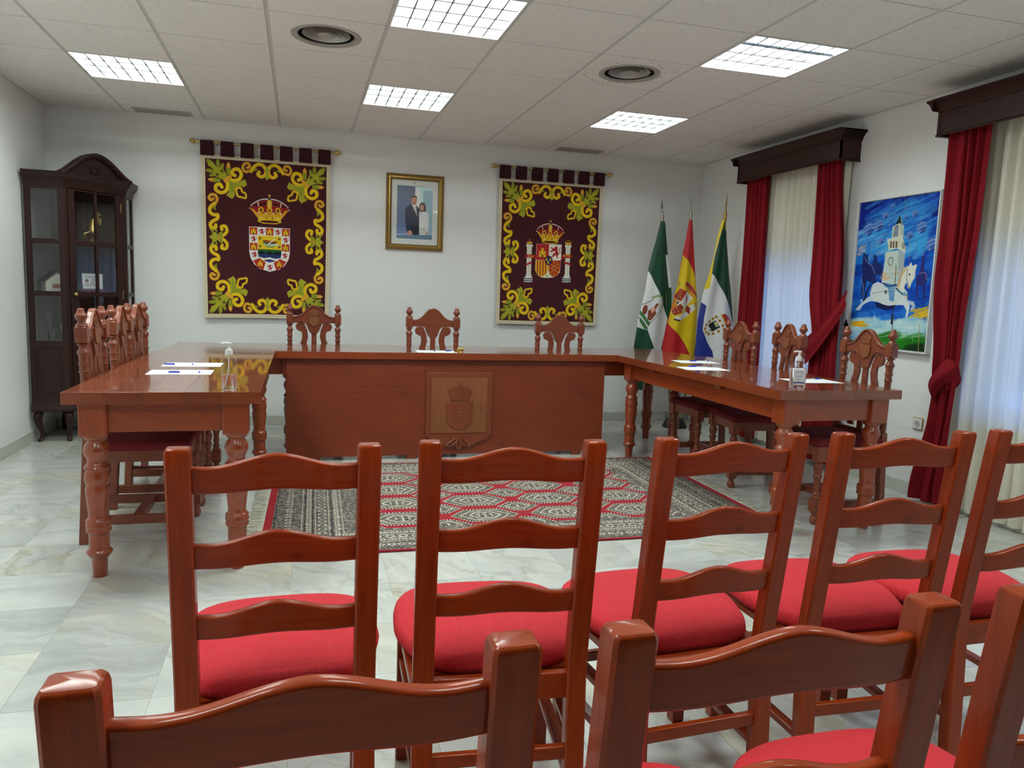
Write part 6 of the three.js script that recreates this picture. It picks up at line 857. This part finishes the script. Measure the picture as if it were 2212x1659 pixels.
// ---------------------------------------------------------------- papers, pens, pump bottles and the brass ornament
{
  const printed = std({ roughness: 0.7, map: canvasTex(420, 300, (x, w, h) => { x.fillStyle = '#eef0f3'; x.fillRect(0, 0, w, h); x.fillStyle = '#9a9ea6'; for (let k = 0; k < 9; k++) x.fillRect(40, 40 + k * 24, k % 4 === 3 ? 180 : 330, 3); }) }), ruled = std({ roughness: 0.7, map: canvasTex(420, 300, (x, w, h) => { x.fillStyle = '#eef0f3'; x.fillRect(0, 0, w, h); x.fillStyle = '#74787f'; for (let k = 0; k < 4; k++) x.fillRect(w - 70 + k * 14, 40, 3, h - 80); x.fillStyle = '#a9adb4'; for (let k = 0; k < 7; k++) x.fillRect(150, 40 + k * 30, 170, 3); }) });
  const sheetGeo = new THREE.BoxGeometry(0.297, 0.0008, 0.21).translate(0, 0.0004, 0);
  const paper = (x, z, turn, label, group, mat = M.paper) => { const m = solo('paper_sheet', sheetGeo, mat, label, 'paper', [x, TOP + 0.0004, z], turn, group); return m; };
  const pen = (x, z, turn, label, group) => {
    const t = thing('ballpoint_pen', label, 'pen', [x, TOP + 0.0054, z], turn, group);
    part('cap', lathe([[0, -0.075], [0.0035, -0.074], [0.0048, -0.060], [0.0048, -0.025], [0.0042, -0.022]], 12).rotateZ(Math.PI / 2), M.blue, t); part('clip', rbox(0.026, 0.068, 0.0040, 0.0056, -0.0018, 0.0018, 0.0006), M.blue, t); part('barrel', new THREE.CylinderGeometry(0.0038, 0.0038, 0.09, 8).rotateZ(Math.PI / 2).translate(-0.022, 0, 0), M.clear, t); part('refill', new THREE.CylinderGeometry(0.0014, 0.0014, 0.09, 6).rotateZ(Math.PI / 2).translate(-0.022, 0, 0), M.white, t); part('plug', new THREE.CylinderGeometry(0.0039, 0.0039, 0.008, 8).rotateZ(Math.PI / 2).translate(-0.070, 0, 0), M.blue, t);
  };
  const gp = 'papers laid out on the council tables', gn = 'blue ballpoint pens on the papers';
  paper(1.385, 2.925, 0.02, 'printed paper sheet with a pen, beside the half-full pump bottle', gp, ruled); paper(1.395, 2.54, 0, 'paper sheet with a pen behind the printed one by the plain wall', gp, printed);
  paper(2.945, 1.445, -0.05, 'paper sheet on the head table beside the brass ornament', gp);
  paper(4.755, 2.08, -0.12, 'paper sheet on the window-side table nearest the flags', gp); paper(4.535, 2.57, -0.12, 'paper sheet with a pen on the inner edge of the window-side table', gp); paper(4.87, 3.235, -0.06, 'paper sheet behind the labelled pump bottle', gp);
  pen(1.405, 2.95, Math.PI, 'blue-capped pen on the ruled printed sheet', gn); pen(1.325, 2.56, Math.PI - 0.05, 'blue-capped pen on the sheet behind the printed one', gn); pen(3.00, 1.42, 0.35, 'blue-capped pen on the head table', gn); pen(4.80, 2.055, Math.PI - 0.1, 'blue-capped pen on the sheet nearest the flags', gn); pen(4.56, 2.47, Math.PI - 0.15, 'blue-capped pen on the inner sheet of the window-side table', gn); pen(4.93, 3.17, 0.3, 'blue-capped pen behind the labelled pump bottle', gn);
  const oval = (a, b, n = 28, e = 3) => { const r = []; for (let i = 0; i <= n; i++) { const t = i / n * 2 * Math.PI, c = Math.cos(t), s = Math.sin(t); r.push([Math.sign(c) * Math.pow(Math.abs(c), 2 / e) * a, Math.sign(s) * Math.pow(Math.abs(s), 2 / e) * b]); } return r; };
  const loft = (levels) => { const P = [], I = []; const n = 29; for (const [a, b, y, e] of levels) for (const [x, z] of oval(a, b, 28, e ?? 3)) P.push(x, y, -z); for (let l = 0; l < levels.length - 1; l++) for (let i = 0; i < n - 1; i++) { const q = l * n + i; I.push(q, q + 1, q + n, q + 1, q + n + 1, q + n); } const g = new THREE.BufferGeometry(); g.setAttribute('position', new THREE.Float32BufferAttribute(P, 3)); g.setAttribute('uv', new THREE.Float32BufferAttribute(new Float32Array(P.length / 3 * 2), 2)); g.setIndex(I); g.computeVertexNormals(); return g; };
  const bottle = (label, pos, turn, a, b, fill, hasLabel) => {
    const t = thing('pump_bottle', label, 'bottle', pos, turn), H1 = 0.125;
    part('body', loft([[0, 0, 0.0008], [a * 0.85, b * 0.85, 0.0008], [a * 0.97, b * 0.97, 0.004], [a, b, 0.010], [a, b, H1 - 0.012], [a * 0.95, b * 0.97, H1], [a * 0.80, b * 0.92, H1 + 0.010], [a * 0.55, b * 0.75, H1 + 0.018], [0.013, 0.013, H1 + 0.024, 2], [0.012, 0.012, H1 + 0.034, 2]]), M.clear, t);
    part('gel', loft([[0, 0, 0.0035], [a * 0.9, b * 0.88, 0.0035], [a * 0.95, b * 0.94, 0.009], [a * 0.95, b * 0.94, fill], [0, 0, fill]]), M.gel, t);
    part('pump_collar', lathe([[0.0125, 0], [0.0155, 0], [0.016, 0.003], [0.0155, 0.020], [0.012, 0.022], [0.009, 0.027], [0.0065, 0.028], [0.0055, 0.046], [0, 0.046]], 20).translate(0, H1 + 0.024, 0), M.plastic, t);
    part('pump_head', merge([loft([[0, 0, 0.043], [0.008, 0.007, 0.043], [0.011, 0.008, 0.047], [0.010, 0.007, 0.053], [0, 0, 0.054]]), tube([[0, 0.049, 0], [-0.016, 0.050, 0], [-0.030, 0.046, 0]], 0.0042, 10, 8)]).translate(0, H1 + 0.024, 0), M.plastic, t);
    part('dip_tube', tube([[0, H1 + 0.02, 0], [-0.004, 0.07, 0], [-0.016, 0.012, 0]], 0.0026, 14, 8), M.white, t);
    if (hasLabel) { const lt = canvasTex(300, 400, (x, w, h) => { x.fillStyle = '#e9ecf0'; x.fillRect(0, 0, w, h); x.fillStyle = '#2c3a74'; x.font = 'bold 46px sans-serif'; x.textAlign = 'center'; x.fillText('Soft Care', w / 2, 90); x.fillStyle = '#39435e'; x.font = 'bold 26px sans-serif'; x.fillText('MED', w * 0.8, 126); x.fillStyle = '#6a7284'; for (let k = 0; k < 3; k++) x.fillRect(70, 160 + k * 16, 160, 6); x.fillRect(110, 250, 90, 6); x.fillRect(110, 266, 60, 6); dot(x, 80, 258, 10, '#4a6ab0'); x.fillStyle = '#7386bc'; x.beginPath(); x.moveTo(0, 330); x.quadraticCurveTo(150, 300, 300, 330); x.lineTo(300, 372); x.quadraticCurveTo(150, 345, 0, 372); x.fill(); }); part('label', rbox(-a * 0.72, a * 0.72, 0.022, 0.106, b + 0.0002, b + 0.0010, 0.0003, 1), std({ map: lt, roughness: 0.5 }), t); }
  };
  bottle('clear pump bottle, half full and without a label', [1.668, TOP + 0.0003, 3.575], -0.05, 0.033, 0.024, 0.062, false);
  bottle('clear pump bottle of gel with a white label', [4.520, TOP + 0.0003, 3.575], -0.35, 0.042, 0.026, 0.110, true);
  const br = thing('brass_ornament', 'small ornate brass desk ornament on the head table', 'ornament', [3.118, TOP, 1.50], 0.3);
  part('base', lathe([[0, 0], [0.022, 0], [0.024, 0.003], [0.020, 0.008], [0.012, 0.010], [0.012, 0.014]], 20), M.brass, br); part('drum', new THREE.CylinderGeometry(0.013, 0.013, 0.046, 16).rotateZ(Math.PI / 2).translate(0, 0.024, 0), M.brass, br);
  for (const s of [-1, 0, 1]) part('band', new THREE.TorusGeometry(0.0135, 0.0022, 6, 20).rotateY(Math.PI / 2).translate(s * 0.020, 0.024, 0), M.brass, br); part('handle', tube([[-0.022, 0.012, 0.01], [-0.04, 0.006, 0.012], [-0.058, 0.006, 0.010]], 0.0035, 10, 8), M.brass, br);
}

scene.traverse((o) => { if (o.isMesh) { o.castShadow = true; o.receiveShadow = true; } });
renderer.render(scene, camera);
